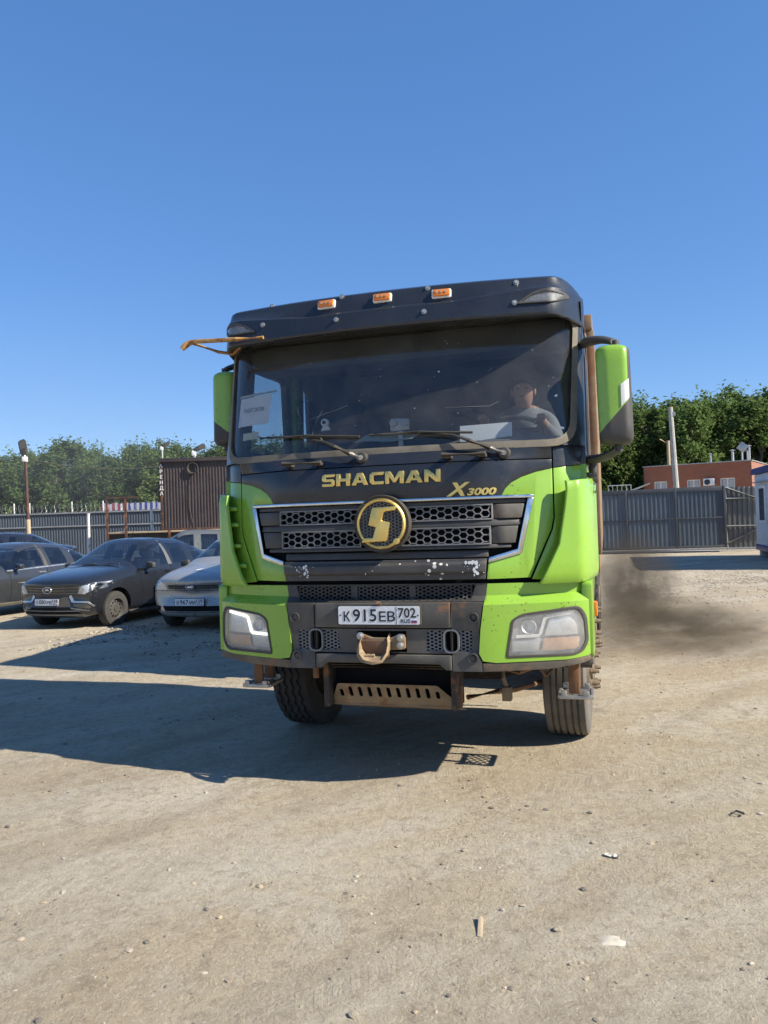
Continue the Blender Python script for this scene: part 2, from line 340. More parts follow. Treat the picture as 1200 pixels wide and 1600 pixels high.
# --- cab sides with their window openings, roof and back
def side_sheet(poly, x0, thick, holes=(), d=0.2):
    bm = sheet(poly, lambda a, b: 0.0, thick, holes, dx=d)
    for v in bm.verts: v.co = Vector((x0-(v.co.y if x0 > 0 else -v.co.y), v.co.x, v.co.z))
    return bm
for s in (1, -1):
    win = rpoly([(0.70, 2.10), (1.47, 2.08), (1.43, 2.86), (0.84, 2.86)], 0.05)
    slit = rpoly([(1.80, 2.35), (1.99, 2.35), (1.97, 2.87), (1.83, 2.87)], 0.03)
    bm = side_sheet([(0.38, 1.26), (0.40, 1.99), (2.2, 1.99), (2.2, 1.05), (2.08, 1.05), (1.95, 1.20), (1.05, 1.20), (0.95, 1.26)], s*1.25, 0.05)
    sd = part('cab_side', bm, M['lime_clean'], bevel=0.003)
    bm = side_sheet([(0.40, 1.994), (0.42, 2.11), (0.62, 3.06), (2.2, 3.06), (2.2, 1.994)], s*1.25, 0.05, (win, slit))
    ds = part('cab_upper_side', bm, M['navy'], bevel=0.003)
    bm = side_sheet(win, s*1.225, 0.0); part('side_window', bm, M['sideglass'], ds)
    bm = side_sheet(slit, s*1.225, 0.0); part('rear_side_window', bm, M['sideglass'], ds)
    # door lining: bright green rear post as seen from inside
    bm = nb(); bx(bm, s*1.16, s*1.196, 1.52, 1.62, 1.7, 2.95); part('door_post', bm, M['lime_clean'], ds, bevel=0.005)
    bm = nb(); bx(bm, s*1.17, s*1.196, 0.55, 1.5, 1.35, 2.06); part('door_lining', bm, M['interior'], ds, bevel=0.01)
bm = nb()
nx, ny = 28, 10
grid = []
for j in range(ny+1):
    y = 0.35+(2.2-0.35)*j/ny; row = []
    for i in range(nx+1):
        x = -1.25+2.5*i/nx
        row.append(bm.verts.new((x, max(y, yw(x, 3.05)-0.05) if j == 0 else y, 3.17-0.10*hump(x, 0.95, 0.3)-0.05*max(0, 1-j/2))))
    grid.append(row)
for j in range(ny):
    for i in range(nx): bm.faces.new((grid[j][i], grid[j][i+1], grid[j+1][i+1], grid[j+1][i]))
r = bmesh.ops.extrude_face_region(bm, geom=bm.faces[:])
for g in r['geom']:
    if isinstance(g, bmesh.types.BMVert): g.co.z -= 0.12
part('roof', bm, M['navy'])
bm = nb(); bx(bm, -1.2, 1.2, 0.62, 2.15, 3.00, 3.02); part('headlining', bm, M['lining'])
bm = nb(); bx(bm, -1.2, 1.2, 2.15, 2.2, 1.05, 3.04); part('cab_back_wall', bm, M['interior'])
bm = nb(); bx(bm, -1.2, 1.2, 0.35, 2.15, 1.28, 1.36); part('cab_floor', bm, M['interior'])
# --- sun visor
def yv(x): return 0.09+0.09*x*x+0.36*hump(x, 1.06, 0.202)
def vprof(x):
    e = hump(x, 1.12, 0.142)
    t = 3.168-0.07*e
    cz = 3.035+0.05*min(1, max(0, (abs(x)-0.5)/0.5))       # the crease climbs towards the ends
    return [(0.17, 2.93), (0.03, 2.895), (0.006, 2.902), (0.0, 2.915), (0.018, 2.99), (0.026, cz-0.012), (0.046, cz+0.004), (0.070, t-0.05), (0.088, t-0.016), (0.12, t), (0.30, t+0.012), (0.36, t-0.04)]
bm = nb(); rows = []
NX = 84
for i in range(NX+1):
    x = -1.262+2.524*i/NX
    rows.append([bm.verts.new((x, yv(x)+dy, z)) for dy, z in vprof(x)])
for a, b in zip(rows, rows[1:]):
    for k in range(len(a)-1): bm.faces.new((a[k], a[k+1], b[k+1], b[k]))
bm.faces.new(rows[0]); bm.faces.new(rows[-1][::-1])
visor = part('sun_visor', bm, M['navy'], smooth=30)
def on_visor(x, z):
    p = vprof(x)[2:10]
    for (y0, z0), (y1, z1) in zip(p, p[1:]):
        if z0 <= z <= z1: return yv(x)+y0+(y1-y0)*(z-z0)/max(1e-6, z1-z0)
    return yv(x)+p[-1][0]
amber_me = None
for i, (x, z) in enumerate([(-0.355, 3.103), (0.03, 3.10), (0.413, 3.088)]):
    h = empty('marker_light'); h.parent = visor; h.location = (x, on_visor(x, z), z); h.rotation_euler = (radians(-14), 0, atan2(0.2*x, 1))
    if not amber_me:
        bm = nb(); prism(bm, rpoly([(-0.062, -0.03), (0.062, -0.03), (0.062, 0.03), (-0.062, 0.03)], 0.012), -0.012, 0.02); base_me = tomesh('light_base', bm, M['white'], bevel=0.003)
        bm = nb(); prism(bm, rpoly([(-0.054, -0.023), (0.054, -0.023), (0.054, 0.023), (-0.054, 0.023)], 0.01), -0.026, -0.012); amber_me = tomesh('light_lens', bm, M['amber'], bevel=0.006)
        bm = nb()
        for k in (-1, 0, 1): cyl(bm, (k*0.028, -0.030, 0.004), (k*0.028, -0.024, 0.004), 0.009, n=10)
        dot_me = tomesh('light_diode', bm, M['amber_dull'])
    link('light_base', base_me, h); link('light_lens', amber_me, h); link('light_diodes', dot_me, h)
bm = nb(); cyl(bm, (0, -0.004, 0), (0, 0.004, 0), 0.017, n=14); cyl(bm, (0, -0.014, 0), (0, -0.003, 0), 0.009, n=6); bolt_me = tomesh('bolt', bm, M['steel'])
for x, z in [(-0.787, 3.165), (-0.82, 3.02), (-0.255, 3.15), (-0.275, 2.985), (0.322, 3.14), (0.308, 2.975), (0.874, 3.125), (0.865, 2.985)]:
    link('bolt', bolt_me, visor, (x, on_visor(x, z)-0.002, z), (radians(-8), 0, atan2(0.2*x, 1)))
eye = rpoly([(0.87, 2.975), (0.96, 3.035), (1.03, 3.062), (1.175, 3.05), (1.19, 3.03), (1.12, 2.985), (1.08, 2.977)], 0.015, 3)
eye_in = rpoly([(0.905, 2.985), (0.98, 3.032), (1.04, 3.047), (1.16, 3.038), (1.105, 2.994), (1.07, 2.987)], 0.012, 3)
for s in (1, -1):
    a, b = (eye, eye_in) if s > 0 else (mir(eye), mir(eye_in))
    p = part('corner_lamp', sheet(a, lambda x, z: on_visor(x, z)-0.014, 0.03, holes=(b,), dx=0.02), M['plastic'], visor, bevel=0.003)
    part('lamp_well', sheet(b, lambda x, z: on_visor(x, z)+0.012, 0.0, dx=0.02), M['lamp_grey'] if s < 0 else M['void'], p)
    part('lamp_lens', sheet(b, lambda x, z: on_visor(x, z)-0.006, 0.0, dx=0.02), M['lens'], p)
    q = [(1.05, 2.992), (1.10, 2.999), (1.14, 3.03), (1.07, 3.035)]
    part('lamp_reflector', sheet(q if s > 0 else mir(q), lambda x, z: on_visor(x, z)+0.006, 0.0, dx=0.02), M['reflector'], p)

# --- grille
grille = empty('grille'); grille.parent = T
part('grille_back', sheet([(-0.90, 1.42), (0.90, 1.42), (0.93, 1.80), (-0.93, 1.80)], lambda x, z: yf(x, z)+0.055, 0.01, dx=0.08), M['void'], grille)
top = [(-0.94, 1.786), (0.94, 1.786), (0.938, 1.805), (-0.938, 1.805)]
part('chrome_trim', sheet(top, lambda x, z: yf(x, z)-0.012, 0.03), M['chrome'], grille, bevel=0.003)
ct = [(0.94, 1.785), (0.862, 1.448), (0.69, 1.404), (0.668, 1.402), (0.672, 1.432), (0.69, 1.437), (0.838, 1.478), (0.905, 1.785)]
for s in (1, -1):
    part('chrome_trim', sheet(ct if s > 0 else mir(ct), lambda x, z: yf(x, z)-0.012, 0.03, dx=0.05), M['chrome'], grille, bevel=0.004)
def slat(x0, x1, z0, z1, y, d, name='grille_slat', mat='plastic', cut0=0, cut1=0):
    return part(name, sheet([(x0, z0), (x1, z0), (x1+cut1, z1), (x0-cut0, z1)], lambda x, z: yf(x, z)+y+(z-z0)*0.25, d, dx=0.08), M[mat], grille, bevel=0.006)
slat(-0.89, 0.89, 1.757, 1.783, 0.010, 0.04)
slat(-0.86, 0.86, 1.622, 1.66, 0.002, 0.05)
slat(-0.80, 0.80, 1.486, 1.51, 0.006, 0.05)
slat(-0.665, 0.665, 1.432, 1.476, 0.02, 0.03)
for s in (1, -1):
    for z0, z1, xa, xb in ((1.664, 1.752, 0.70, 0.885), (1.514, 1.618, 0.685, 0.845)):
        q = [(xa, z0), (xb-0.02, z0), (xb, z1), (xa, z1)]
        part('grille_end_block', sheet(q if s > 0 else mir(q), lambda x, z: yf(x, z)-0.004+0.05*max(0, (0.75-abs(x))/0.1), 0.05, dx=0.03), M['bump_plastic'] if s > 0 else M['plastic'], grille, bevel=0.008)
def hexnet(name, x0, x1, z0, z1, surf, cw, ch, t, mat, parent, depth=0.012, keep=None):
    """an open net of stretched hexagons, every bar modelled"""
    bm = nb(); seen = set(); rowh = ch*0.5
    def bar(a, b):
        key = tuple(sorted((tuple(round(v, 4) for v in a), tuple(round(v, 4) for v in b))))
        if key in seen: return
        seen.add(key)
        (xa, za), (xb, zb) = a, b
        L = sqrt((xb-xa)**2+(zb-za)**2); nx_, nz_ = -(zb-za)/L*t/2, (xb-xa)/L*t/2
        pts = [(xa+nx_, za+nz_), (xb+nx_, zb+nz_), (xb-nx_, zb-nz_), (xa-nx_, za-nz_)]
        f = [bm.verts.new((x, surf(x, z), z)) for x, z in pts]; g = [bm.verts.new((x, surf(x, z)+depth, z)) for x, z in pts]
        bm.faces.new(f)
        for i in range(4): bm.faces.new((f[i], g[i], g[(i+1) % 4], f[(i+1) % 4]))
    nrow = int(round((z1-z0)/rowh)); a = cw/4
    for r_ in range(nrow):
        zc = z0+rowh*(r_+0.5); off = (cw*0.75) if r_ % 2 else 0
        x = x0+off+cw*0.5
        while x < x1-cw*0.3:
            h = [(x-a*2, zc), (x-a, zc+rowh), (x+a, zc+rowh), (x+a*2, zc), (x+a, zc-rowh), (x-a, zc-rowh)]
            h = [(min(max(p, x0), x1), min(max(q, z0), z1)) for p, q in h]
            for i in range(6):
                p, q = h[i], h[(i+1) % 6]
                if abs(p[0]-q[0])+abs(p[1]-q[1]) > 1e-4 and (keep is None or keep((p[0]+q[0])/2, (p[1]+q[1])/2)): bar(p, q)
            x += cw*1.5
    return part(name, bm, M[mat], parent, smooth=0, recalc=False)
for s in (1, -1):
    for z0, z1, xa, xb in ((1.666, 1.75, 0.13, 0.70), (1.516, 1.616, 0.13, 0.685)):
        X0, X1 = (xa, xb) if s > 0 else (-xb, -xa)
        hexnet('grille_mesh', X0, X1, z0, z1, lambda x, z: yf(x, z)+0.008, 0.060, 0.042, 0.0066, 'mesh', grille)
        fr = part('mesh_frame', sheet([(X0, z0-0.006), (X1, z0-0.006), (X1, z1+0.006), (X0, z1+0.006)], lambda x, z: yf(x, z)+0.002, 0.02,
             holes=([(X0+0.008, z0+0.002), (X1-0.008, z0+0.002), (X1-0.008, z1-0.002), (X0+0.008, z1-0.002)],)), M['mesh'], grille)
# emblem
em = empty('emblem'); em.parent = grille; em.location = (0.026, -0.03, 1.655)
XM = Matrix.Rotation(radians(-90), 4, 'Z')       # +X of the lathe -> -Y
bm = nb(); lathe(bm, [(0.0, 0.0), (0.165, 0.0), (0.176, 0.006), (0.18, -0.01), (0.178, -0.06)], 56, XM); part('emblem_disc', bm, M['black_rubber'], em, smooth=40)
bm = nb(); lathe(bm, [(0.158, 0.004), (0.156, 0.016), (0.148, 0.021), (0.139, 0.016), (0.137, 0.002)], 56, XM); part('emblem_ring', bm, M['gold'], em, smooth=50)
def in_c(x, z): return x*x+z*z < 0.135**2
hexnet('emblem_mesh', -0.14, 0.14, -0.138, 0.138, lambda x, z: -0.010, 0.03, 0.02, 0.004, 'mesh', em, 0.01, in_c)
S = [(-0.052, 0.100), (0.108, 0.106), (0.096, 0.080), (0.026, 0.075), (0.008, 0.019), (0.060, 0.008), (0.036, -0.108), (-0.126, -0.114), (-0.114, -0.086), (-0.052, -0.086), (-0.030, -0.019), (-0.078, -0.008)]
bm = nb(); prism(bm, S, -0.03, -0.004); part('emblem_letter', bm, M['gold'], em, bevel=0.006)
bm = nb(); cyl(bm, (0.098, -0.03, -0.11), (0.098, -0.004, -0.11), 0.019, n=20); part('emblem_dot', bm, M['gold'], em, bevel=0.003)
# lettering on the bonnet
def wrap(bm, dx, dz, surf, off):
    for v in bm.verts:
        v.co.x += dx; v.co.z += dz; v.co.y += surf(v.co.x, v.co.z)+off
    return bm
GL = {'S': (0.92, [(0, 0), (.85, 0), (1, .14), (1, .47), (.86, .61), (.3, .61), (.3, .77), (.98, .77), (.98, 1), (.15, 1), (0, .86), (0, .52), (.13, .39), (.72, .39), (.72, .23), (0, .23)]),
      'H': (1.0, [(0, 0), (.29, 0), (.29, .37), (.71, .37), (.71, 0), (1, 0), (1, 1), (.71, 1), (.71, .62), (.29, .62), (.29, 1), (0, 1)]),
      'A': (1.18, [(0, 0), (.27, 0), (.34, .2), (.66, .2), (.73, 0), (1, 0), (.66, 1), (.34, 1)]),
      'C': (0.97, [(1, 0), (.2, 0), (0, .2), (0, .8), (.2, 1), (1, 1), (1, .75), (.36, .75), (.29, .68), (.29, .32), (.36, .25), (1, .25)]),
      'M': (1.28, [(0, 0), (.22, 0), (.22, .58), (.43, .1), (.57, .1), (.78, .58), (.78, 0), (1, 0), (1, 1), (.74, 1), (.5, .42), (.26, 1), (0, 1)]),
      'N': (1.05, [(0, 0), (.27, 0), (.27, .52), (.72, 0), (1, 0), (1, 1), (.73, 1), (.73, .48), (.28, 1), (0, 1)])}
cx = 0.0; LH = 0.078; adv = []
for chh in 'SHACMAN': adv.append((chh, cx)); cx += GL[chh][0]+0.10
uw = 0.772/(cx-0.10)
for chh, c0 in adv:
    w_, pl = GL[chh]; X_ = lambda p: (-0.381+(c0+p[0]*w_)*uw, 1.902+p[1]*LH)
    part('letter', sheet([X_(p) for p in pl], lambda x, z: yf(x, z)-0.016, 0.02, holes=([X_(p) for p in [(.41, .4), (.59, .4), (.5, .72)]],) if chh == 'A' else (), dx=0), M['gold'], bon, bevel=0.002)
bm = text_bm('X', 0.112, 0.0035, 0.008, sx=1.2, shear=0.35); part('letter', wrap(bm, 0.485, 1.812, yf, -0.010), M['gold'], bon, smooth=25)
bm = text_bm('3000', 0.058, 0.002, 0.008, sx=1.45, shear=0.22); part('model_digits', wrap(bm, 0.635, 1.812, yf, -0.010), M['gold'], bon, smooth=25)
# --- dark strip along the bottom of the bonnet
def ystrip(x, z): return yf(x, z)-0.03+0.05*max(0, (1.345-z)/0.05)*0.6
part('bonnet_strip', sheet([(-0.648, 1.302), (0.648, 1.302), (0.66, 1.425), (-0.66, 1.425)], lambda x, z: yf(x, z)-0.012-(0.022 if 1.335 < z < 1.41 else 0), 0.03, dz=0.0155), M['chipped'], bevel=0.003)

random.seed(11)
for cx_, n_, drip in ((-0.50, 22, True), (0.585, 18, True), (-0.05, 4, False)):
    bm = nb()
    for k in range(n_):
        x = cx_+random.uniform(-0.07, 0.07); z = random.uniform(1.335, 1.40); rr = random.uniform(0.0016, 0.0038)
        if k < 7 and drip: x = cx_+random.uniform(-0.012, 0.03); z = 1.40-0.012*k; rr = random.uniform(0.005, 0.011)
        if drip and 7 <= k < 11 and cx_ > 0: x = cx_-0.045+0.02*(k-7); z = 1.403+random.uniform(-0.004, 0.004); rr = random.uniform(0.008, 0.014)
        vs = []
        for q in range(7):
            a = 2*pi*q/7; rq = rr*random.uniform(0.6, 1.3); X_, Z_ = x+rq*cos(a), z+rq*sin(a)*1.2
            vs.append(bm.verts.new((X_, yf(X_, Z_)-0.0362, Z_)))
        bm.faces.new(vs)
    tag(part('paint_chips', bm, M['white'], smooth=0), kind='stuff')
# --- bumper
bumper = empty('bumper'); bumper.parent = T
def ybm(x, z):  # upper shelf set back, lower part proud
    t = min(1, max(0, (z-1.15)/0.05))
    return yb(x, z)+0.07*t
part('bumper_core', sheet([(-1.22, 0.80), (1.22, 0.80), (1.22, 1.27), (-1.22, 1.27)], lambda x, z: yb(x, z)+0.10, 0.03, dx=0.06), M['void'], bumper)
hl = rpoly([(0.755, 0.828), (0.795, 1.055), (0.85, 1.09), (1.185, 1.125), (1.228, 1.06), (1.235, 0.90), (1.20, 0.842), (1.15, 0.826)], [0.02, 0.02, 0.03, 0.05, 0.05, 0.04, 0.03, 0.03], 4)
hl_in = rpoly([(0.772, 0.842), (0.808, 1.05), (0.858, 1.077), (1.175, 1.109), (1.212, 1.05), (1.218, 0.905), (1.187, 0.857), (1.147, 0.84)], [0.015, 0.02, 0.03, 0.05, 0.05, 0.04, 0.03, 0.03], 4)
gc = [(0.655, 1.272), (1.262, 1.262), (1.262, 0.845), (1.23, 0.815), (1.1, 0.803), (0.70, 0.803), (0.625, 0.815), (0.603, 0.86), (0.615, 1.0), (0.64, 1.165)]
for s in (1, -1):
    f = (lambda p: p) if s > 0 else mir
    c = part('bumper_corner', sheet(f(gc), ybm, 0.05, holes=(f(hl),), dx=0.03, dz=0.025), M['lime'], bumper)
    q = [(1.262, 0.842), (1.23, 0.812), (1.1, 0.80), (0.62, 0.80), (0.62, 0.748), (1.0, 0.748), (1.2, 0.772), (1.25, 0.79)]
    part('bumper_lip', sheet(f(q), lambda x, z: yb(x, z)+0.004+0.25*max(0, 0.80-z), 0.07, dx=0.03, dz=0.02), M['lip'], bumper, bevel=0.003)
    # side of the bumper running back to the wheel arch
    bm = nb(); prism(bm, rpoly([(0.265, 0.80), (0.265, 1.262), (0.98, 1.262), (0.90, 1.0), (0.86, 0.80)], 0.03), s*1.262, s*1.20, 'x')
    part('bumper_side', bm, M['lime_clean'], bumper, bevel=0.006)
    bm = nb(); prism(bm, [(0.265, 0.755), (0.265, 0.797), (0.86, 0.797), (0.85, 0.755)], s*1.258, s*1.20, 'x'); part('bumper_lip', bm, M['lip'], bumper, bevel=0.006)
    # headlight
    h = empty('headlight'); h.parent = T
    part('headlight_rim', sheet(f(hl), lambda x, z: yb(x, z)-0.004, 0.06, holes=(f(hl_in),), dx=0.03), M['black_rubber'], h, bevel=0.003)
    part('headlight_bowl', sheet(f(hl), lambda x, z: yb(x, z)+0.055, 0.01, dx=0.03), M['lamp_grey'], h)
    part('headlight_lens', sheet(f(hl_in), lambda x, z: yb(x, z)+0.004, 0.0, dx=0.03), M['lens'], h, smooth=60)
    def strip(pts, w):
        a, b = [], []
        for i, p in enumerate(pts):
            d = (Vector(pts[min(i+1, len(pts)-1)])-Vector(pts[max(i-1, 0)])).normalized(); n = Vector((-d.y, d.x))*w/2
            a.append(tuple(Vector(p)+n)); b.append(tuple(Vector(p)-n))
        return a+b[::-1]
    drl = strip([(1.155, 1.085), (1.0, 1.062), (0.982, 1.05), (0.955, 0.962), (0.942, 0.952), (0.815, 0.950)], 0.017)
    part('daytime_lamp', sheet(f(drl), lambda x, z: yb(x, z)+0.022, 0.02, dx=0.03), M['white_drl'] if s < 0 else M['white'], h)
    part('upper_reflector', sheet(f([(1.01, 1.05), (0.975, 0.945), (1.18, 0.945), (1.195, 1.05), (1.16, 1.075)]), lambda x, z: yb(x, z)+0.04, 0.008, dx=0.03), M['reflector'], h, bevel=0.003)
    part('turn_lamp', sheet(f([(0.975, 0.932), (0.955, 0.857), (1.15, 0.857), (1.175, 0.87), (1.18, 0.932)]), lambda x, z: yb(x, z)+0.032, 0.012, dx=0.03), M['amber_dull'], h, bevel=0.003)
    part('lower_reflector', sheet(f([(0.79, 0.932), (0.785, 0.857), (0.938, 0.857), (0.955, 0.932)]), lambda x, z: yb(x, z)+0.036, 0.01, dx=0.03), M['lamp_grey'], h, bevel=0.003)
    bm = nb(); lathe(bm, [(0.0, -0.02), (0.028, -0.016), (0.034, 0.0), (0.043, 0.006), (0.046, -0.012)], 28, Matrix.Translation((s*0.888, yb(0.888, 1)+0.034, 1.005)) @ XM)
    part('projector', bm, M['reflector'], h, smooth=50)
# lower mesh strip in the bumper
ms = rpoly([(-0.555, 1.175), (0.555, 1.175), (0.585, 1.268), (-0.585, 1.268)], 0.012, 2)
part('vent_frame', sheet([(-0.648, 1.17), (0.648, 1.17), (0.652, 1.275), (-0.652, 1.275)], ybm, 0.03, holes=(ms,), dz=0.03), M['plastic'], bumper)
hexnet('vent_mesh', -0.57, 0.57, 1.176, 1.267, lambda x, z: ybm(x, z)+0.008, 0.034, 0.0225, 0.0075, 'plastic', bumper)
part('vent_back', sheet([(-0.6, 1.17), (0.6, 1.17), (0.6, 1.275), (-0.6, 1.275)], lambda x, z: yb(x, z)+0.092, 0.004), M['void'], bumper)
for x in (-0.19, 0.19):
    bm = nb(); bx(bm, x-0.02, x+0.02, ybm(x, 1.22)+0.004, ybm(x, 1.22)+0.02, 1.178, 1.266); part('vent_bar', bm, M['plastic'], bumper)
# centre panels: middle one between the seams and one outside each seam
def hole_oval(cx, cz, w, h): return rpoly([(cx-w/2, cz-h/2), (cx+w/2, cz-h/2), (cx+w/2, cz+h/2), (cx-w/2, cz+h/2)], w*0.45, 5)
tow_hole = [(-0.158, 0.862), (0.158, 0.862), (0.158, 0.992), (-0.158, 0.992)]
perf = [(0.275, 0.87), (0.432, 0.87), (0.432, 0.995), (0.290, 0.995)]
perf_o = [(0.444, 0.87), (0.555, 0.87), (0.565, 0.995), (0.444, 0.995)]
part('bumper_centre', sheet([(-0.436, 1.012), (0.436, 1.012), (0.436, 1.166), (-0.436, 1.166)], yb, 0.05), M['bump_plastic'], bumper, bevel=0.006)
part('bumper_middle', sheet([(-0.436, 0.856), (0.436, 0.856), (0.436, 1.004), (-0.436, 1.004)], lambda x, z: yb(x, z)+0.014, 0.04, holes=(tow_hole, perf, mir(perf)), dx=0.1), M['bump_plastic'], bumper)
part('bumper_lower_bar', sheet([(-0.436, 0.758), (-0.40, 0.758), (-0.36, 0.795), (0.36, 0.795), (0.40, 0.758), (0.436, 0.758), (0.436, 0.848), (-0.436, 0.848)], lambda x, z: yb(x, z)-0.006, 0.07), M['bump_plastic'], bumper, bevel=0.006)
for s in (1, -1):
    f = (lambda p: p) if s > 0 else mir
    part('bumper_outer', sheet(f([(0.443, 0.752), (0.616, 0.752), (0.616, 0.81), (0.596, 0.86), (0.608, 1.0), (0.634, 1.166), (0.443, 1.166)]), lambda x, z: yb(x, z)+0.003+(0.012 if 0.86 < z < 1.0 else 0), 0.05, holes=(f(perf_o),), dz=0), M['bump_plastic'], bumper)
    for x, z in ((0.575, 1.075), (0.565, 0.832)):
        bm = nb(); lathe(bm, [(0.0, -0.01), (0.012, -0.01), (0.016, -0.004), (0.020, -0.02), (0.024, 0.004), (0.031, 0.004), (0.033, -0.006)], 20, Matrix.Translation((s*x, yb(x, z)-0.002, z)) @ XM)
        p = part('bumper_screw', bm, M['plastic'], bumper)
    X0, X1 = (0.275, 0.565) if s > 0 else (-0.565, -0.275)
    ocx = s*0.436
    smh = hexnet('step_mesh', X0, X1, 0.868, 0.997, lambda x, z: yb(x, z)+0.022, 0.032, 0.021, 0.0075, 'mesh', bumper, 0.01, lambda x, z: abs(x-ocx) > 0.045)
    tag(smh, kind='stuff')
    part('step_ring', sheet(hole_oval(ocx, 0.932, 0.098, 0.145), lambda x, z: yb(x, z)+0.004, 0.05, holes=(hole_oval(ocx, 0.932, 0.078, 0.125),), dx=0.02), M['mesh'], bumper)
    part('step_back', sheet([(X0, 0.86), (X1, 0.86), (X1, 1.0), (X0, 1.0)], lambda x, z: yb(x, z)+0.085, 0.01), M['void'], bumper)
bm = nb(); bx(bm, -0.16, 0.16, 0.06, 0.07, 0.85, 1.0); part('tow_recess', bm, M['void'], bumper)
# tow bracket with a hanging strap
tow = empty('tow_bracket'); tow.parent = bumper
bm = nb()
prism(bm, rpoly([(-0.15, 0.945), (-0.13, 0.985), (-0.05, 0.955), (0.07, 0.955), (0.12, 0.98), (0.155, 0.975), (0.155, 0.885), (0.06, 0.88), (0.06, 0.925), (-0.12, 0.925)], 0.012), -0.055, -0.015)
part('bracket_plate', bm, M['dusty_steel'], tow, bevel=0.006)
for x, z in ((-0.128, 0.965), (0.128, 0.957), (0.128, 0.908)):
    bm = nb(); cyl(bm, (x, -0.075, z), (x, -0.05, z), 0.017, n=6); cyl(bm, (x, -0.058, z), (x, -0.052, z), 0.024, n=14); part('bracket_bolt', bm, M['steel'], tow, bevel=0.002)
bm = nb(); rows = []
path = [(-0.13, -0.05, 0.95), (-0.135, -0.085, 0.91), (-0.125, -0.11, 0.865), (-0.09, -0.13, 0.832), (-0.02, -0.14, 0.822), (0.04, -0.13, 0.832), (0.065, -0.10, 0.87), (0.068, -0.07, 0.92), (0.06, -0.05, 0.955)]
for p in path: rows.append([bm.verts.new(Vector(p)+Vector((0, d*0.03, 0.012*sin(d*2)))) for d in (-1, -0.3, 0.3, 1)])
for a, b in zip(rows, rows[1:]):
    for k in range(3): bm.faces.new((a[k], a[k+1], b[k+1], b[k]))
r = bmesh.ops.extrude_face_region(bm, geom=bm.faces[:])
for g in r['geom']:
    if isinstance(g, bmesh.types.BMVert): g.co += Vector((-g.co.x*0.12, 0, 0.016))
part('tow_strap', bm, M['rag'], tow, smooth=60)
bm = nb(); prism(bm, rpoly([(-0.128, 0.835), (0.06, 0.835), (0.058, 0.945), (-0.128, 0.945)], 0.02), -0.075, -0.06); part('tow_flap', bm, M['rusty'], tow, bevel=0.004)
bm = nb(); box(bm, (-0.03, -0.095, 0.838), (0.12, 0.05, 0.03), Euler((0.3, 0.1, 0)).to_matrix()); box(bm, (-0.06, -0.12, 0.852), (0.09, 0.02, 0.02), Euler((0.2, -0.2, 0)).to_matrix()); part('strap_knot', bm, M['rag'], tow, bevel=0.01)
# licence plate
def licence(parent, loc, rot, main, region, sc=1.0):
    h = empty('licence_plate', loc); h.parent = parent; h.rotation_euler = rot; h.scale = (sc,)*3
    bm = nb(); prism(bm, rpoly([(-0.268, -0.064), (0.268, -0.064), (0.268, 0.064), (-0.268, 0.064)], 0.01), -0.006, 0.014); link('plate_holder', tomesh('plate_holder', bm, M['black_rubber'], bevel=0.002), h)
    bm = nb(); prism(bm, rpoly([(-0.26, -0.056), (0.26, -0.056), (0.26, 0.056), (-0.26, 0.056)], 0.01), -0.010, -0.006); link('plate_face', tomesh('plate_face', bm, M['plate']), h)
    def put(s, size, x0, x1, z, off=0.0012):
        bm = text_bm(s, size, off, 0.0006)
        a = min(v.co.x for v in bm.verts); b = max(v.co.x for v in bm.verts)
        for v in bm.verts: v.co = Vector((x0+(v.co.x-a)/(b-a)*(x1-x0), v.co.y-0.0108, v.co.z+z))
        link('plate_lettering', tomesh('plate_lettering', bm, M['ink'], smooth=0), h)
    put(main[0], 0.083, -0.225, -0.182, -0.036); put(main[1], 0.106, -0.165, -0.012, -0.036); put(main[2], 0.083, 0.004, 0.106, -0.036)
    put(region, 0.082, 0.126, 0.238, -0.012); put('RUS', 0.034, 0.142, 0.2, -0.046, 0.0004)
    bm = nb(); bx(bm, 0.1125, 0.1155, -0.0112, -0.0098, -0.054, 0.054); link('plate_divider', tomesh('plate_divider', bm, M['ink']), h)
    for k, c in enumerate(((0.8, 0.8, 0.8), (0.02, 0.05, 0.3), (0.45, 0.02, 0.02))):
        key = 'flag%d' % k
        if key not in M: M[key] = pmat('flag_stripe_%d' % k, c, 0.5, var=0)
        bm = nb(); bx(bm, 0.208, 0.243, -0.0112, -0.0098, -0.030-k*0.008, -0.022-k*0.008); link('plate_flag', tomesh('plate_flag', bm, M[key]), h)
    for x in (-0.247, 0.25):
        bm = nb(); cyl(bm, (x, -0.013, 0.0), (x, -0.0095, 0.0), 0.005, n=8); link('plate_screw', tomesh('plate_screw', bm, M['ink']), h)
    return h
licence(bumper, (-0.006, yb(0, 1.09)-0.016, 1.093), (0, 0, 0), ('К', '915', 'ЕВ'), '702')
bm = nb()
for k in range(5): tube(bm, [(-0.03+0.012*k, -0.05, 1.15), (-0.02+0.008*k, -0.062, 1.165+0.006*sin(k*3)), (-0.01+0.004*k, -0.05, 1.178)], 0.0022, 5)
part('plate_wire', bm, M['rusty'], bumper)

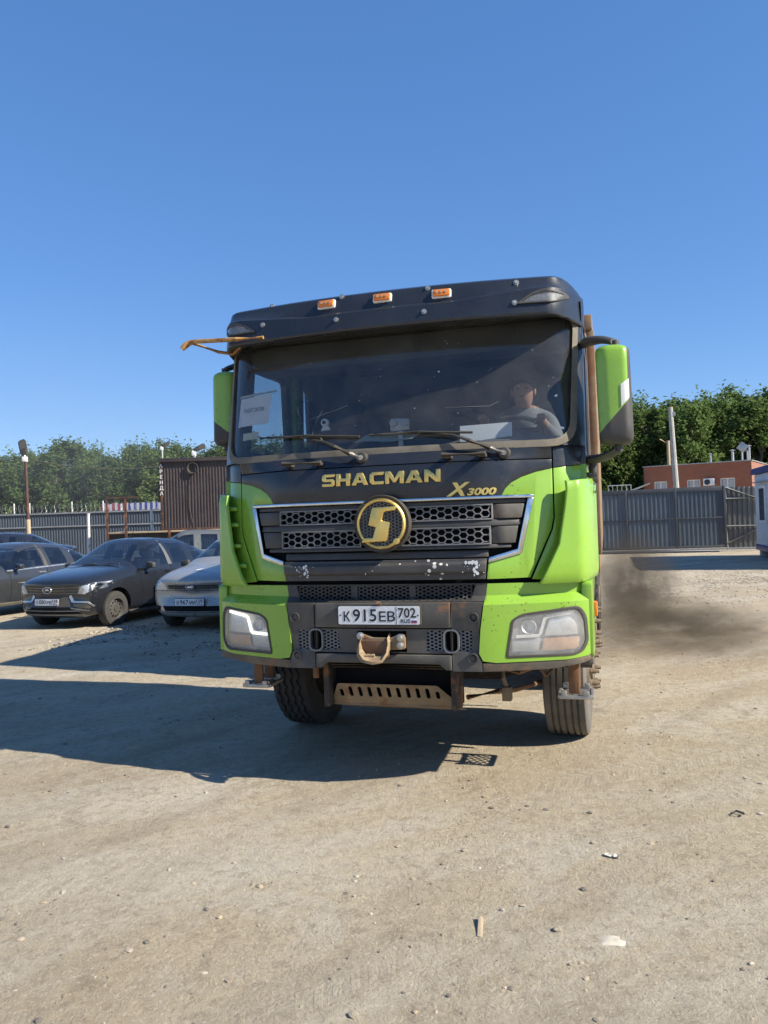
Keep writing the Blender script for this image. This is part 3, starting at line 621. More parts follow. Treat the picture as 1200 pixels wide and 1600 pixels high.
# --- corner wind deflectors standing off the cab corners, held by pins
def defl_xy(t):   # plan curve from the inner front edge round to the side
    return [(1.085, 0.07), (1.16, 0.075), (1.22, 0.10), (1.262, 0.15), (1.29, 0.23), (1.302, 0.34), (1.305, 0.45)]
for s in (1, -1):
    bm = nb(); rows = []
    zl = [1.262, 1.285, 1.33, 1.40, 1.50, 1.60, 1.72, 1.82, 1.868, 1.882]
    for z in zl:
        inner = 1.140-0.0 if z >= 1.80 else (1.088+(z-1.5)*0.173 if z >= 1.5 else 0.975+(z-1.262)*0.475)
        zs = min(1, (z-1.262)/0.06); zt = min(1, (1.885-z)/0.05)
        row = []
        K = 22
        for k in range(K+1):
            t = k/K
            x = inner+(1.305-inner)*min(1, 1.22*t-0.22*t*t)
            y = 0.02+0.04*x*x+swp(x, 0.60, 0.44)-0.095+0.03*(z-1.5)+0.30*max(0, (x-1.20)/0.105)**2
            inset = 0.022*(1-zs)**2+0.015*(1-zt)**2
            zz = z+0.025*max(0, t-0.2)*(1 if z > 1.8 else 0)+0.05*max(0, t-0.75)*(1 if z < 1.3 else 0)
            row.append(bm.verts.new((s*(x-inset*0.5), y+inset, zz)))
        rows.append(row)
    for a, b in zip(rows, rows[1:]):
        for k in range(len(a)-1): bm.faces.new((a[k], a[k+1], b[k+1], b[k]))
    bmesh.ops.recalc_face_normals(bm, faces=bm.faces)
    r = bmesh.ops.extrude_face_region(bm, geom=bm.faces[:])
    for g in r['geom']:
        if isinstance(g, bmesh.types.BMVert): g.co += Vector((-s*0.012, 0.018, 0))
    d = part('wind_deflector', bm, M['lime_clean'], smooth=40, bevel=0.003, bang=60)
    for z in (1.40, 1.535, 1.68, 1.79):
        xi = 1.088+(z-1.5)*0.173 if z >= 1.5 else 0.975+(z-1.262)*0.475
        if s > 0: continue
        bm = nb(); cyl(bm, (s*(xi+0.03), yf(xi, z)-0.045, z), (s*(xi-0.045), yf(xi, z)-0.045, z-0.004), 0.015, n=14); part('deflector_pin', bm, M['lime_clean'], d, bevel=0.003)

# --- wipers, grab handles
def wiper(px, pz, ex, ez, b0, b1):
    w = empty('wiper'); w.parent = T
    y0 = yw(px, pz)-0.03
    bm = nb(); cyl(bm, (px, y0-0.035, pz), (px, y0+0.09, pz), 0.034, 0.042, n=20); part('wiper_pivot', bm, M['black_rubber'], w, bevel=0.004)
    bm = nb(); cyl(bm, (px, y0-0.05, pz), (px, y0-0.03, pz), 0.016, n=6); part('wiper_nut', bm, M['steel'], w)
    d = Vector((ex-px, 0, ez-pz)); L = d.length; d.normalize()
    a = Vector((px, y0-0.035, pz)); m = a+d*L*0.28
    bm = nb(); tube(bm, [a, m], 0.014, 6, radii=[0.02, 0.016]); part('wiper_knuckle', bm, M['steel'], w)
    e = Vector((ex, yw(ex, ez)-0.035, ez))
    bm = nb(); tube(bm, [m-d*0.01+Vector((0, -0.004, 0)), m+(e-m)*0.5+Vector((0, -0.01, 0)), e], 0.014, 6, radii=[0.019, 0.014, 0.007]); part('wiper_arm', bm, M['black_rubber'], w)
    pts = []
    for k in range(9):
        t = k/8; x = b0[0]+(b1[0]-b0[0])*t; z = b0[1]+(b1[1]-b0[1])*t+0.006*sin(pi*t); pts.append((x, yw(x, z)-0.014, z))
    bm = nb(); tube(bm, pts, 0.009, 6); tube(bm, [Vector(p)+Vector((0, 0.01, 0)) for p in pts], 0.005, 4)
    part('wiper_blade', bm, M['black_rubber'], w)
    bm = nb(); tube(bm, [e, pts[3], ], 0.006, 6); tube(bm, [e, pts[5]], 0.006, 6); tube(bm, [pts[2], Vector(pts[4])+Vector((0, -0.02, 0.006)), pts[6]], 0.006, 6)
    part('wiper_yoke', bm, M['black_rubber'], w)
    return w
wiper(-0.12, 2.077, -0.40, 2.205, (-0.89, 2.262), (-0.15, 2.222))
wiper(0.775, 2.063, 0.46, 2.195, (-0.08, 2.225), (0.58, 2.205))
for x0, x1 in ((-0.645, -0.375), (0.41, 0.68)):
    g = empty('grab_handle'); g.parent = T
    y = yf(x0, 2.05)-0.055
    bm = nb(); tube(bm, [(x0, y, 2.062), (x1, y, 2.056)], 0.017, 10); part('handle_bar', bm, M['black_rubber'], g, bevel=0.003)
    for x in (x0+0.03, x1-0.03):
        bm = nb(); box(bm, (x, y+0.05, 2.052), (0.05, 0.11, 0.022)); part('handle_foot', bm, M['black_rubber'], g, bevel=0.005)

# --- mirrors
def mirror_unit(cx, cy, s, z0, z1, w):
    m = empty('mirror'); m.parent = T
    def outline(z, grow=0.0):
        t = (z-z0)/(z1-z0); e = 0.03*max(0, 1-t/0.07)**2+0.028*max(0, (t-0.94)/0.06)**2
        hw = w/2-e+grow; f, b = -0.115+e, 0.075
        lean = s*0.010*(1-t)
        pts = rpoly([(-hw, f+0.03), (-hw+0.05, f), (hw-0.03, f+0.012), (hw, f+0.06), (hw, b), (-hw, b)], [0.02, 0.03, 0.03, 0.03, 0.012, 0.012], 4)
        return [(cx+lean+(x if s > 0 else -x), cy+y-grow, z) for x, y in pts]
    def shell(zlist, zcut, mat, name, keep, grow=0.0):
        bm = nb(); rings = [[bm.verts.new(p) for p in outline(z, grow)] for z in zlist]
        n = len(rings[0])
        for a, b in zip(rings, rings[1:]):
            for k in range(n): bm.faces.new((a[k], a[(k+1) % n], b[(k+1) % n], b[k]))
        bm.faces.new(rings[0]); bm.faces.new(rings[-1][::-1])
        # cut along the slanted two-tone line
        for (co, no) in keep: 
            bmesh.ops.bisect_plane(bm, geom=bm.verts[:]+bm.edges[:]+bm.faces[:], plane_co=co, plane_no=no, clear_outer=True)
            bmesh.ops.holes_fill(bm, edges=[e for e in bm.edges if e.is_boundary])
        return part(name, bm, mat, m, smooth=40)
    H = z1-z0
    zl = [z0, z0+0.008, z0+0.02, z0+0.04]+[z0+0.04+(H-0.08)*k/8 for k in range(1, 8)]+[z1-0.04, z1-0.02, z1-0.008, z1]
    lo = Vector((cx-s*w/2, cy, z0+0.055)); hi = Vector((cx+s*w/2, cy, z0+(0.28 if s > 0 else 0.20)))
    no = Vector((-(hi.z-lo.z), 0, s*(hi.x-lo.x)*1.0))*s; no = Vector((-s*(hi.z-lo.z), 0, abs(hi.x-lo.x)))
    edge = (Vector((cx+s*(w/2-0.018), cy, z0)), Vector((s, 0, 0)))
    shell(zl, 0, M['lime_clean'], 'mirror_shell', [(lo, -no), edge])
    shell(zl, 0, M['plastic'], 'mirror_lower_shell', [(lo, no), edge])
    shell(zl, 0, M['plastic'], 'mirror_edge', [(edge[0], -edge[1])])
    # white reflector on the front outer edge, a hair proud of the shell
    if s > 0: shell([z0+0.19+0.2*k/8 for k in range(9)], 0, M['white'], 'mirror_reflector', [(Vector((cx+s*(w/2-0.060), cy, z0)), Vector((-s, 0, 0))), (Vector((cx+s*(w/2-0.012), cy, z0)), Vector((s, 0, 0))),
          (lo+Vector((0, 0, 0.008)), -no), (Vector((cx+s*(w/2-0.012), cy, z0+0.39)), Vector((-s*0.7, 0, 1)))], 0.0035)
    bm = nb(); bx(bm, cx-w*0.42, cx+w*0.42, cy+0.074, cy+0.08, z0+0.04, z1-0.04); part('mirror_glass', bm, M['chrome'], m)
    # arms
    for zb, up in ((z1, 1), (z0, -1)):
        a = Vector((s*1.22, cy+0.24, zb+up*0.075)); b = Vector((s*1.29, cy+0.12, zb+up*0.075)); e = Vector((cx+s*0.02, cy-0.01, zb+up*0.028))
        bm = nb(); tube(bm, [a, a*0.35+b*0.65, b], 0.03, 10, radii=[0.036, 0.034, 0.03]); part('mirror_mount', bm, M['plastic'], m)
        bm = nb(); rows = []
        for k in range(7):
            t = k/6; p = b.lerp(e, t)+Vector((0, 0, up*0.014*sin(pi*t))); wd = 0.056-0.012*t; th = 0.030-0.008*t
            dd = (e-b).normalized(); sd = dd.cross(Vector((0, 0, 1))).normalized()
            rows.append([bm.verts.new(p+sd*wd*cos(q)+Vector((0, 0, 1))*th*sin(q)) for q in [2*pi*i/12 for i in range(12)]])
        for p_, q_ in zip(rows, rows[1:]):
            for i in range(12): bm.faces.new((p_[i], p_[(i+1) % 12], q_[(i+1) % 12], q_[i]))
        bm.faces.new(rows[0][::-1]); bm.faces.new(rows[-1]); part('mirror_arm', bm, M['plastic'], m, smooth=50)
        bm = nb(); cyl(bm, e+Vector((0, 0, -up*0.06)), e+Vector((0, 0, up*0.01)), 0.024, n=14); part('mirror_hinge', bm, M['plastic'], m)
    bm = nb(); cyl(bm, (s*1.29, cy+0.15, z0-0.20), (s*1.29, cy+0.15, z0-0.07), 0.026, n=14); box(bm, (s*1.28, cy+0.17, z0-0.17), (0.075, 0.09, 0.03)); box(bm, (s*1.29, cy+0.15, z0-0.205), (0.06, 0.06, 0.04)); part('mirror_foot', bm, M['plastic'], m, bevel=0.006)
    bm = nb(); tube(bm, [(s*1.29, cy+0.12, z0-0.22), (s*1.315, cy+0.10, z0-0.25), (s*1.30, cy+0.09, z0-0.29), (s*1.275, cy+0.11, z0-0.26), (s*1.29, cy+0.12, z0-0.22)], 0.006, 6); part('mirror_wire', bm, M['plastic'], m)
mirror_unit(1.430, 0.38, 1, 2.095, 2.70, 0.204)
mirror_unit(-1.415, 0.80, -1, 2.29, 2.85, 0.195)
# bare bracket tubes under the visor on the passenger side
br = empty('tube_bracket'); br.parent = T
bm = nb(); tube(bm, [(-0.80, 0.13, 2.925), (-1.0, 0.135, 2.932), (-1.36, 0.20, 2.965), (-1.40, 0.21, 2.962), (-1.425, 0.20, 2.945), (-1.452, 0.195, 2.92)], 0.015, 10, radii=[0.012, 0.015, 0.015, 0.02, 0.022, 0.018]); part('bracket_tube', bm, M['rod'], br)
bm = nb(); tube(bm, [(-1.37, 0.21, 2.955), (-1.24, 0.33, 2.908), (-1.16, 0.40, 2.90), (-1.05, 0.30, 2.925)], 0.012, 8); part('bracket_tube', bm, M['rod'], br)

# --- wheels
def zig(a, n, amp): t = (a/(2*pi)*n) % 1.0; return amp*(4*abs(t-0.5)-1)
def tyre_bm(R, W, zigzag, n=180):
    g = [-0.66, -0.35, 0.0, 0.35, 0.66] if not zigzag else [-0.62, -0.22, 0.22, 0.62]
    prof = [(-0.5*W*0.86, R*0.60, 0), (-0.5*W, R*0.74, 0), (-0.5*W*1.02, R*0.84, 0), (-0.5*W*0.985, R*0.93, 0), (-0.5*W*0.95, R*0.975, 0), (-0.5*W*0.90, R*0.992, 0)]
    gw = 0.020 if zigzag else 0.014
    for c in g:
        x = c*W*0.5*0.9; prof += [(x-gw*0.6, R, 1), (x-gw*0.45, R-0.016, 1), (x+gw*0.45, R-0.016, 1), (x+gw*0.6, R, 1)]
    prof += [(-x, r, 0) for x, r, k in prof[:6][::-1]]
    bm = nb(); rows = []
    for i in range(n):
        a = 2*pi*i/n; dz = zig(a, 34, 0.013) if zigzag else zig(a, 90, 0.0012)
        shoulder = 0.006 if (zigzag and (i % 6) < 2) else 0
        rows.append([bm.verts.new((x+(dz if k else 0), (r-(shoulder if 0.96*R < r < 0.995*R else 0))*cos(a), (r-(shoulder if 0.96*R < r < 0.995*R else 0))*sin(a))) for x, r, k in prof])
    for i in range(n):
        a, b = rows[i], rows[(i+1) % n]
        for k in range(len(a)-1): bm.faces.new((a[k], a[k+1], b[k+1], b[k]))
    return bm
def rim_bm(R, W, front=True):
    bm = nb(); h = 1 if front else -1
    o = W*0.43
    if front: prof = [(R*0.61, -o), (R*0.61, o), (R*0.585, o+0.012), (R*0.56, o), (R*0.55, o-0.05), (R*0.47, o-0.03), (R*0.40, o+0.03), (R*0.31, o+0.035), (R*0.25, o+0.03), (R*0.24, o+0.05), (R*0.18, o+0.055), (0, o+0.055)]
    else: prof = [(R*0.61, -o), (R*0.61, o), (R*0.585, o+0.012), (R*0.56, o), (R*0.55, o-0.16), (R*0.42, o-0.17), (R*0.26, o-0.17), (R*0.25, o+0.01), (R*0.2, o+0.03), (0, o+0.03)]
    lathe(bm, prof, 40); return bm
nut_bm = nb(); cyl(nut_bm, (0, 0, 0), (0.04, 0, 0), 0.021, n=6); cyl(nut_bm, (0.035, 0, 0), (0.062, 0, 0), 0.014, n=8); nut_me = tomesh('wheel_nut', nut_bm, M['nut'])
TY = {z: tomesh('tyre', tyre_bm(0.545, 0.305, z), M['tyre'] if z else M['tyre_dusty'], smooth=35, recalc=True) for z in (True, False)}
RIMF = tomesh('rim', rim_bm(0.545, 0.305, True), M['rim'], smooth=40); RIMR = tomesh('rim', rim_bm(0.545, 0.305, False), M['rim'], smooth=40)
def wheel(x, y, s, zz, front=True, steer=0.0, nuts=True):
    w = empty('wheel', (x, y, 0.545), (0 if s > 0 else pi)+steer); w.parent = T
    link('tyre', TY[zz], w); link('rim', RIMF if front else RIMR, w)
    if nuts:
        for k in range(10):
            a = 2*pi*k/10+0.2; rr = 0.185 if front else 0.13
            xx = 0.305*0.43+(0.040 if front else -0.16); link('wheel_nut', nut_me, w, (xx, rr*cos(a), rr*sin(a)))
    return w
wheel(1.045, 1.50, 1, False, True, radians(-1.5)); wheel(-1.045, 1.50, -1, True, True, radians(-1.5))
wheel(1.05, 3.35, 1, False); wheel(-1.05, 3.35, -1, True)
for y in (6.5, 7.85):
    for s in (1, -1):
        wheel(s*1.09, y, s, True, False); wheel(s*0.76, y, s, True, False, nuts=False)
# --- chassis
ch = empty('chassis'); ch.parent = T
for s in (1, -1):
    bm = nb(); bx(bm, s*0.40, s*0.48, 0.30, 8.8, 0.78, 1.05); part('frame_rail', bm, M['chassis'], ch, bevel=0.01)
    bm = nb(); bx(bm, s*0.60, s*0.68, 0.62, 2.4, 0.62, 0.66); part('leaf_spring', bm, M['chassis'], ch, bevel=0.01)
    bm = nb(); bx(bm, s*0.40, s*0.44, 0.10, 0.34, 0.48, 0.80); part('skid_bracket', bm, M['chassis'], ch, bevel=0.008)
    bm = nb(); prism(bm, [(0.40, 0.45), (0.52, 0.5), (0.52, 0.78), (0.4, 0.78)], 0.5, 0.54)
    for v in bm.verts: v.co.x *= s
    if s < 0: part('tow_lug_plate', bm, M['chassis'], ch, bevel=0.006)
    # wheel arch liner
    bm = nb(); rr = 0.64
    prism(bm, [(1.5+rr*cos(a), 0.62+rr*sin(a)) for a in [pi*k/14 for k in range(15)]]+[(1.5+(rr-0.025)*cos(a), 0.62+(rr-0.025)*sin(a)) for a in [pi*k/14 for k in range(14, -1, -1)]], s*0.82, s*1.235, 'x'); part('mudguard', bm, M['chassis'], ch)
for y, h in ((1.5, 0.5), (3.35, 0.5)):
    bm = nb(); tube(bm, [(-0.92, y, 0.55), (-0.62, y, 0.50), (-0.5, y, 0.46), (0.5, y, 0.46), (0.62, y, 0.50), (0.92, y, 0.55)], 0.07, 8); part('axle_beam', bm, M['chassis'], ch)
for y in (6.5, 7.85):
    bm = nb(); cyl(bm, (-0.9, y, 0.545), (0.9, y, 0.545), 0.1, n=12); cyl(bm, (-0.2, y, 0.56), (0.2, y, 0.56), 0.26, n=20); part('rear_axle', bm, M['chassis'], ch)
bm = nb(); bx(bm, -0.62, 0.62, 0.26, 0.34, 0.70, 1.2); part('radiator', bm, M['void'], ch)
bm = nb(); bx(bm, -0.36, 0.36, 0.7, 2.2, 0.62, 1.2); part('engine', bm, M['chassis'], ch, bevel=0.03)
for k in range(3):
    bm = nb(); tube(bm, [(-0.36, 0.02+0.03*k, 0.79-0.02*k), (0.36, 0.02+0.03*k, 0.79-0.02*k)], 0.010, 8); part('intake_rail', bm, M['chassis'], ch)
# slotted skid plate
sk = rpoly([(-0.40, 0.53), (-0.355, 0.628), (0.305, 0.628), (0.36, 0.575), (0.42, 0.515), (0.45, 0.50), (0.36, 0.475), (-0.42, 0.475)], 0.012, 3)
slots = []
for k in range(11):
    x = -0.335+k*0.064; h = 0.07 if 0 < k < 10 else 0.05; z = 0.572 if 0 < k < 10 else 0.562
    slots.append(rpoly([(x-0.013, z-h/2), (x+0.013, z-h/2), (x+0.008, z+h/2), (x-0.018, z+h/2)], 0.012, 3))
part('skid_plate', sheet(sk, lambda x, z: 0.13+(0.63-z)*0.5, 0.012, holes=tuple(slots), dx=0), M['dusty_steel'], ch)
bm = nb(); bx(bm, -0.42, 0.40, 0.24, 0.26, 0.48, 0.78); part('slot_backing', bm, M['void'], ch)  # near-black sheet added behind the skid plate so its slots read as shaded
bm = nb(); prism(bm, [(0.20, 0.475), (0.62, 0.36), (0.62, 0.37), (0.20, 0.485)], -0.40, 0.40, 'x'); part('skid_floor', bm, M['dusty_steel'], ch)
for x, z, hgt in ((0.43, 0.55, 0.14), (-0.53, 0.70, 0.12)):
    bm = nb(); bx(bm, x-0.022, x+0.022, 0.2, 0.23, z-hgt/2, z+hgt/2); part('hanging_lug', bm, M['rusty'], ch, bevel=0.008)
bm = nb(); tube(bm, [(0.68, 0.45, 0.75), (0.68, 0.45, 0.62), (0.70, 0.46, 0.55)], 0.016, 8); box(bm, (0.70, 0.46, 0.52), (0.06, 0.07, 0.09)); part('steering_link', bm, M['dusty_steel'], ch, bevel=0.004)
bm = nb(); tube(bm, [(0.45, 0.4, 0.50), (0.62, 0.6, 0.50), (0.72, 0.75, 0.48), (0.95, 1.2, 0.47)], 0.018, 8); part('tie_rod', bm, M['rusty'], ch)
bm = nb(); tube(bm, [(0.62, 0.25, 0.73), (0.8, 0.3, 0.69), (1.0, 0.45, 0.74)], 0.014, 8); tube(bm, [(0.9, 0.3, 0.76), (0.96, 0.36, 0.66), (1.02, 0.5, 0.7)], 0.010, 8); part('air_hose', bm, M['rusty'], ch)
# cab steps hanging below the bumper corners
for s, dy in ((1, 0.0), (-1, 0.05)):
    st = empty('cab_step'); st.parent = T
    y0, y1 = 0.50+dy, 0.74+dy
    for y in (y0+0.03, y1-0.03):
        bm = nb(); bx(bm, s*1.09, s*1.16, y-0.012, y+0.012, 0.515, 0.80)
        part('step_hanger', bm, M['rusty'], st, bevel=0.006)
    bm = nb()
    for y in (y0, y1): bx(bm, s*1.03, s*1.235, y-0.012, y+0.012, 0.487, 0.512)
    for x in (1.03, 1.235): bx(bm, s*x-0.01, s*x+0.01, y0, y1, 0.489, 0.511)
    part('step_frame', bm, M['steel'], st, bevel=0.003)
    bm = nb()
    for k in range(-3, 7):
        for sg in (1, -1):
            p = []
            for t in range(0, 41):
                u = t/40*(y1-y0); v = 1.03+k*0.05+sg*u*0.8+(0.2 if sg < 0 else 0)
                if 1.035 <= v <= 1.23: p.append((s*v, y0+u, 0.5))
            if len(p) > 2: tube(bm, [p[0], p[-1]], 0.006, 4)
    part('step_grating', bm, M['steel'], st)
    for y in (y0, y1):
        for x in (1.06, 1.20):
            bm = nb(); box(bm, (s*x, y-0.004, 0.525), (0.035, 0.03, 0.03)); part('step_clamp', bm, M['steel'], st, bevel=0.004)
bm = nb(); bx(bm, 1.255, 1.285, 0.78, 0.86, 0.98, 1.08); part('side_marker', bm, M['amber'], bevel=0.008)
# --- tipper body
tb = empty('tipper_body'); tb.parent = T
bm = nb(); bx(bm, -1.24, 1.24, 2.95, 3.01, 1.15, 3.52); part('front_wall', bm, M['tipper'], tb, bevel=0.01)
for s in (1, -1):
    bm = nb(); bx(bm, s*1.20, s*1.25, 3.0, 9.0, 1.25, 3.50); part('side_wall', bm, M['tipper'], tb, bevel=0.01)
    bm = nb(); bx(bm, s*1.19, s*1.30, 2.94, 9.02, 3.42, 3.56); part('top_rail', bm, M['tipper'], tb, bevel=0.015)
    bm = nb(); bx(bm, s*1.19, s*1.30, 2.94, 9.02, 1.12, 1.28); part('bottom_rail', bm, M['tipper'], tb, bevel=0.015)
    for k in range(8):
        y = 3.0+k*0.85; bm = nb(); bx(bm, s*1.245, s*1.315, y, y+0.14, 1.28, 3.42); part('side_post', bm, M['tipper'], tb, bevel=0.01)
    bm = nb(); bx(bm, s*1.14, s*1.225, 2.86, 2.95, 1.15, 3.64); part('front_post', bm, M['tipper'], tb, bevel=0.01)
    bm = nb(); bx(bm, s*0.55, s*1.2, 4.2, 5.6, 0.62, 1.08); part('fuel_tank', bm, M['chassis'], tb, bevel=0.06)
bm = nb(); bx(bm, -1.24, 1.24, 2.95, 9.0, 1.15, 1.22); part('floor_plate', bm, M['tipper'], tb)
bm = nb(); bx(bm, -1.24, 1.24, 8.94, 9.0, 1.2, 3.5); part('tailgate', bm, M['tipper'], tb, bevel=0.01)
bm = nb(); prism(bm, [(2.97, 2.9), (3.6, 3.75), (5.2, 3.9), (7.2, 3.8), (8.9, 3.2), (8.9, 2.6), (3.0, 2.6)], -1.18, 1.18, 'x'); part('load', bm, M['rusty'], tb, bevel=0.15)
# --- cab interior
bm = nb(); rows = []
for j, (y, z) in enumerate([(0.20, 2.06), (0.27, 2.125), (0.45, 2.15), (0.62, 2.17), (0.72, 2.15), (0.76, 2.05), (0.74, 1.7)]):
    rows.append([bm.verts.new((-1.17+2.34*i/24, max(y, yw(-1.17+2.34*i/24, 2.1)+0.06+0.02*j), z+0.10*math.exp(-((-1.17+2.34*i/24-0.72)/0.30)**2)*(1 if 2 <= j <= 5 else 0))) for i in range(25)])
for a, b in zip(rows, rows[1:]):
    for i in range(24): bm.faces.new((a[i], a[i+1], b[i+1], b[i]))
dash = part('dashboard', bm, M['dash'], smooth=50)
bm = nb()
for x0 in (-0.78, -0.50, -0.12, 0.30, 0.9):
    for k in range(6): bx(bm, x0+k*0.04, x0+k*0.04+0.028, 0.33+0.1*x0*x0, 0.36+0.1*x0*x0, 2.138, 2.146)
part('dash_vents', bm, M['void'], dash)
bm = nb(); Mx = Matrix.Translation((0.74, 0.72, 2.24)) @ Matrix.Rotation(radians(35), 4, 'X') @ Matrix.Rotation(radians(90), 4, 'Y')
lathe(bm, [(0.235+0.017*cos(t), 0.017*sin(t)) for t in [2*pi*k/8 for k in range(9)]], 40, Mx); part('steering_wheel', bm, M['interior'])
bm = nb(); cyl(bm, (0.74, 0.72, 2.24), (0.74, 0.55, 1.95), 0.05, n=12); box(bm, (0.74, 0.72, 2.24), (0.42, 0.05, 0.05), Matrix.Rotation(radians(35), 3, 'X')); part('steering_column', bm, M['interior'])
for x in (0.74, -0.70):
    st = empty('cab_seat'); st.parent = T
    bm = nb(); bx(bm, x-0.26, x+0.26, 0.95, 1.5, 1.78, 1.92); part('seat_cushion', bm, M['seat'], st, bevel=0.05)
    bm = nb(); box(bm, (x, 1.52, 2.16), (0.5, 0.14, 0.62), Matrix.Rotation(radians(-8), 3, 'X')); part('seat_back', bm, M['seat'], st, bevel=0.05)
    bm = nb(); box(bm, (x, 1.58, 2.58), (0.28, 0.1, 0.2)); part('headrest', bm, M['seat'], st, bevel=0.04)
    bm = nb(); bx(bm, x-0.2, x+0.2, 1.0, 1.45, 1.36, 1.78); part('seat_base', bm, M['interior'], st, bevel=0.02)
bm = nb(); bx(bm, -1.15, 1.15, 1.75, 2.12, 1.8, 1.95); part('bunk', bm, M['seat'], bevel=0.03)
bm = nb(); bx(bm, -1.15, 1.15, 0.66, 0.95, 2.80, 2.99); part('overhead_shelf', bm, M['interior'], bevel=0.03)
# ================================================================== the yard and what stands round it
CAMP = Vector((1.353, -4.592, 1.68))
FH = Vector((CF.x, CF.y, 0)).normalized(); RH = Vector((FH.y, -FH.x, 0))     # the viewing direction on the ground and its right
VROT = atan2(RH.y, RH.x)
def far(s, d, z=0.0): p = CAMP+FH*d+RH*s; return Vector((p.x, p.y, z))

# --- ground: one sheet, fine near the camera, out to the horizon
def gz(x, y):
    d = sqrt((x-1)**2+(y+2)**2)
    h = 0.012*fbm(x*0.9, y*0.9, 0, 3)+0.007*fbm(x*3.1, y*3.1, 2.0, 3)
    h += 0.030*fbm(x*0.23, y*0.23, 7.0, 2)*min(1, max(0, (d-4)/8))
    h += 0.006*sin((x*0.55+y*0.83)*3.3+2*fbm(x*0.4, y*0.4, 4))*max(0, 1-abs(y+1.5)/6)      # worn wheel tracks crossing the yard
    pile = max(0, 1-((x-7.4)/5.0)**2-((y-13.3)/3.2)**2); h += 0.10*pile*(0.7+0.6*fbm(x*1.3, y*1.3, 9, 3))
    flat = 0.25 if (abs(x) < 1.5 and 0.8 < y < 9) else 1.0
    return h*flat if d < 120 else 0.0
def axis(n, c, near, far_):
    k = 6.2; return [c+near*math.sinh(k*(2*i/n-1))/math.sinh(k)*far_/near for i in range(n+1)]
NG = 420
gxs = axis(NG, 0.8, 1, 700); gys = axis(NG, -0.5, 1, 900)
vs = [(x, y, gz(x, y)) for y in gys for x in gxs]
W_ = NG+1
fs = [(j*W_+i, j*W_+i+1, (j+1)*W_+i+1, (j+1)*W_+i) for j in range(NG) for i in range(NG)]
me = bpy.data.meshes.new('ground'); me.from_pydata(vs, [], fs); me.polygons.foreach_set('use_smooth', [True]*len(fs))
m, nt, b = newmat('packed_dirt')
def rtex(scale, det, ro, ang, st, seed, dist=0.0):
    """noise drawn out along one direction, for wheel tracks"""
    tc = nt.nodes.new('ShaderNodeTexCoord'); r1 = nt.nodes.new('ShaderNodeMapping'); r1.inputs['Rotation'].default_value = (0, 0, ang); nt.links.new(tc.outputs['Object'], r1.inputs[0])
    r2 = nt.nodes.new('ShaderNodeMapping'); r2.inputs['Scale'].default_value = st; r2.inputs['Location'].default_value = (seed, seed, 0); nt.links.new(r1.outputs[0], r2.inputs[0])
    n_ = nt.nodes.new('ShaderNodeTexNoise'); n_.inputs['Scale'].default_value = scale; n_.inputs['Detail'].default_value = det; n_.inputs['Roughness'].default_value = ro; n_.inputs['Distortion'].default_value = dist
    nt.links.new(r2.outputs[0], n_.inputs['Vector']); return n_.outputs[0]
c = mixc(nt, ramp(nt, tex(nt, 0.35, 6, 0.6), [(0.38, 0.0), (0.62, 1.0)]), (0.407, 0.335, 0.232), (0.472, 0.402, 0.289))
c = mixc(nt, ramp(nt, rtex(1.5, 6, 0.65, radians(-38), (0.16, 1.0, 1), 4.0, 0.4), [(0.46, 0.0), (0.60, 1.0)]), c, (0.506, 0.448, 0.349))
c = mixc(nt, ramp(nt, rtex(1.1, 7, 0.7, radians(-62), (0.22, 1.0, 1), 9.0, 0.5), [(0.50, 0.0), (0.66, 0.75)]), c, (0.319, 0.266, 0.192))
c = mixc(nt, ramp(nt, tex(nt, 1.3, 8, 0.75, seed=11, dist=0.5), [(0.54, 0.0), (0.70, 0.7)]), c, (0.516, 0.476, 0.402))
c = mixc(nt, ramp(nt, tex(nt, 2.6, 8, 0.78, seed=17, dist=0.6), [(0.55, 0.0), (0.68, 0.65)]), c, (0.237, 0.187, 0.128))
c = mixc(nt, ramp(nt, tex(nt, 14, 8, 0.8, seed=5), [(0.34, 0.65), (0.52, 0.0)]), c, (0.242, 0.193, 0.135))
c = mixc(nt, ramp(nt, tex(nt, 45, 5, 0.75, seed=8), [(0.55, 0.0), (0.69, 0.75)]), c, (0.615, 0.555, 0.453))
v1 = tex(nt, 75, kind='voronoi', seed=2); c = mixc(nt, ramp(nt, v1, [(0.06, 0.7), (0.15, 0.0)]), c, (0.176, 0.148, 0.116))
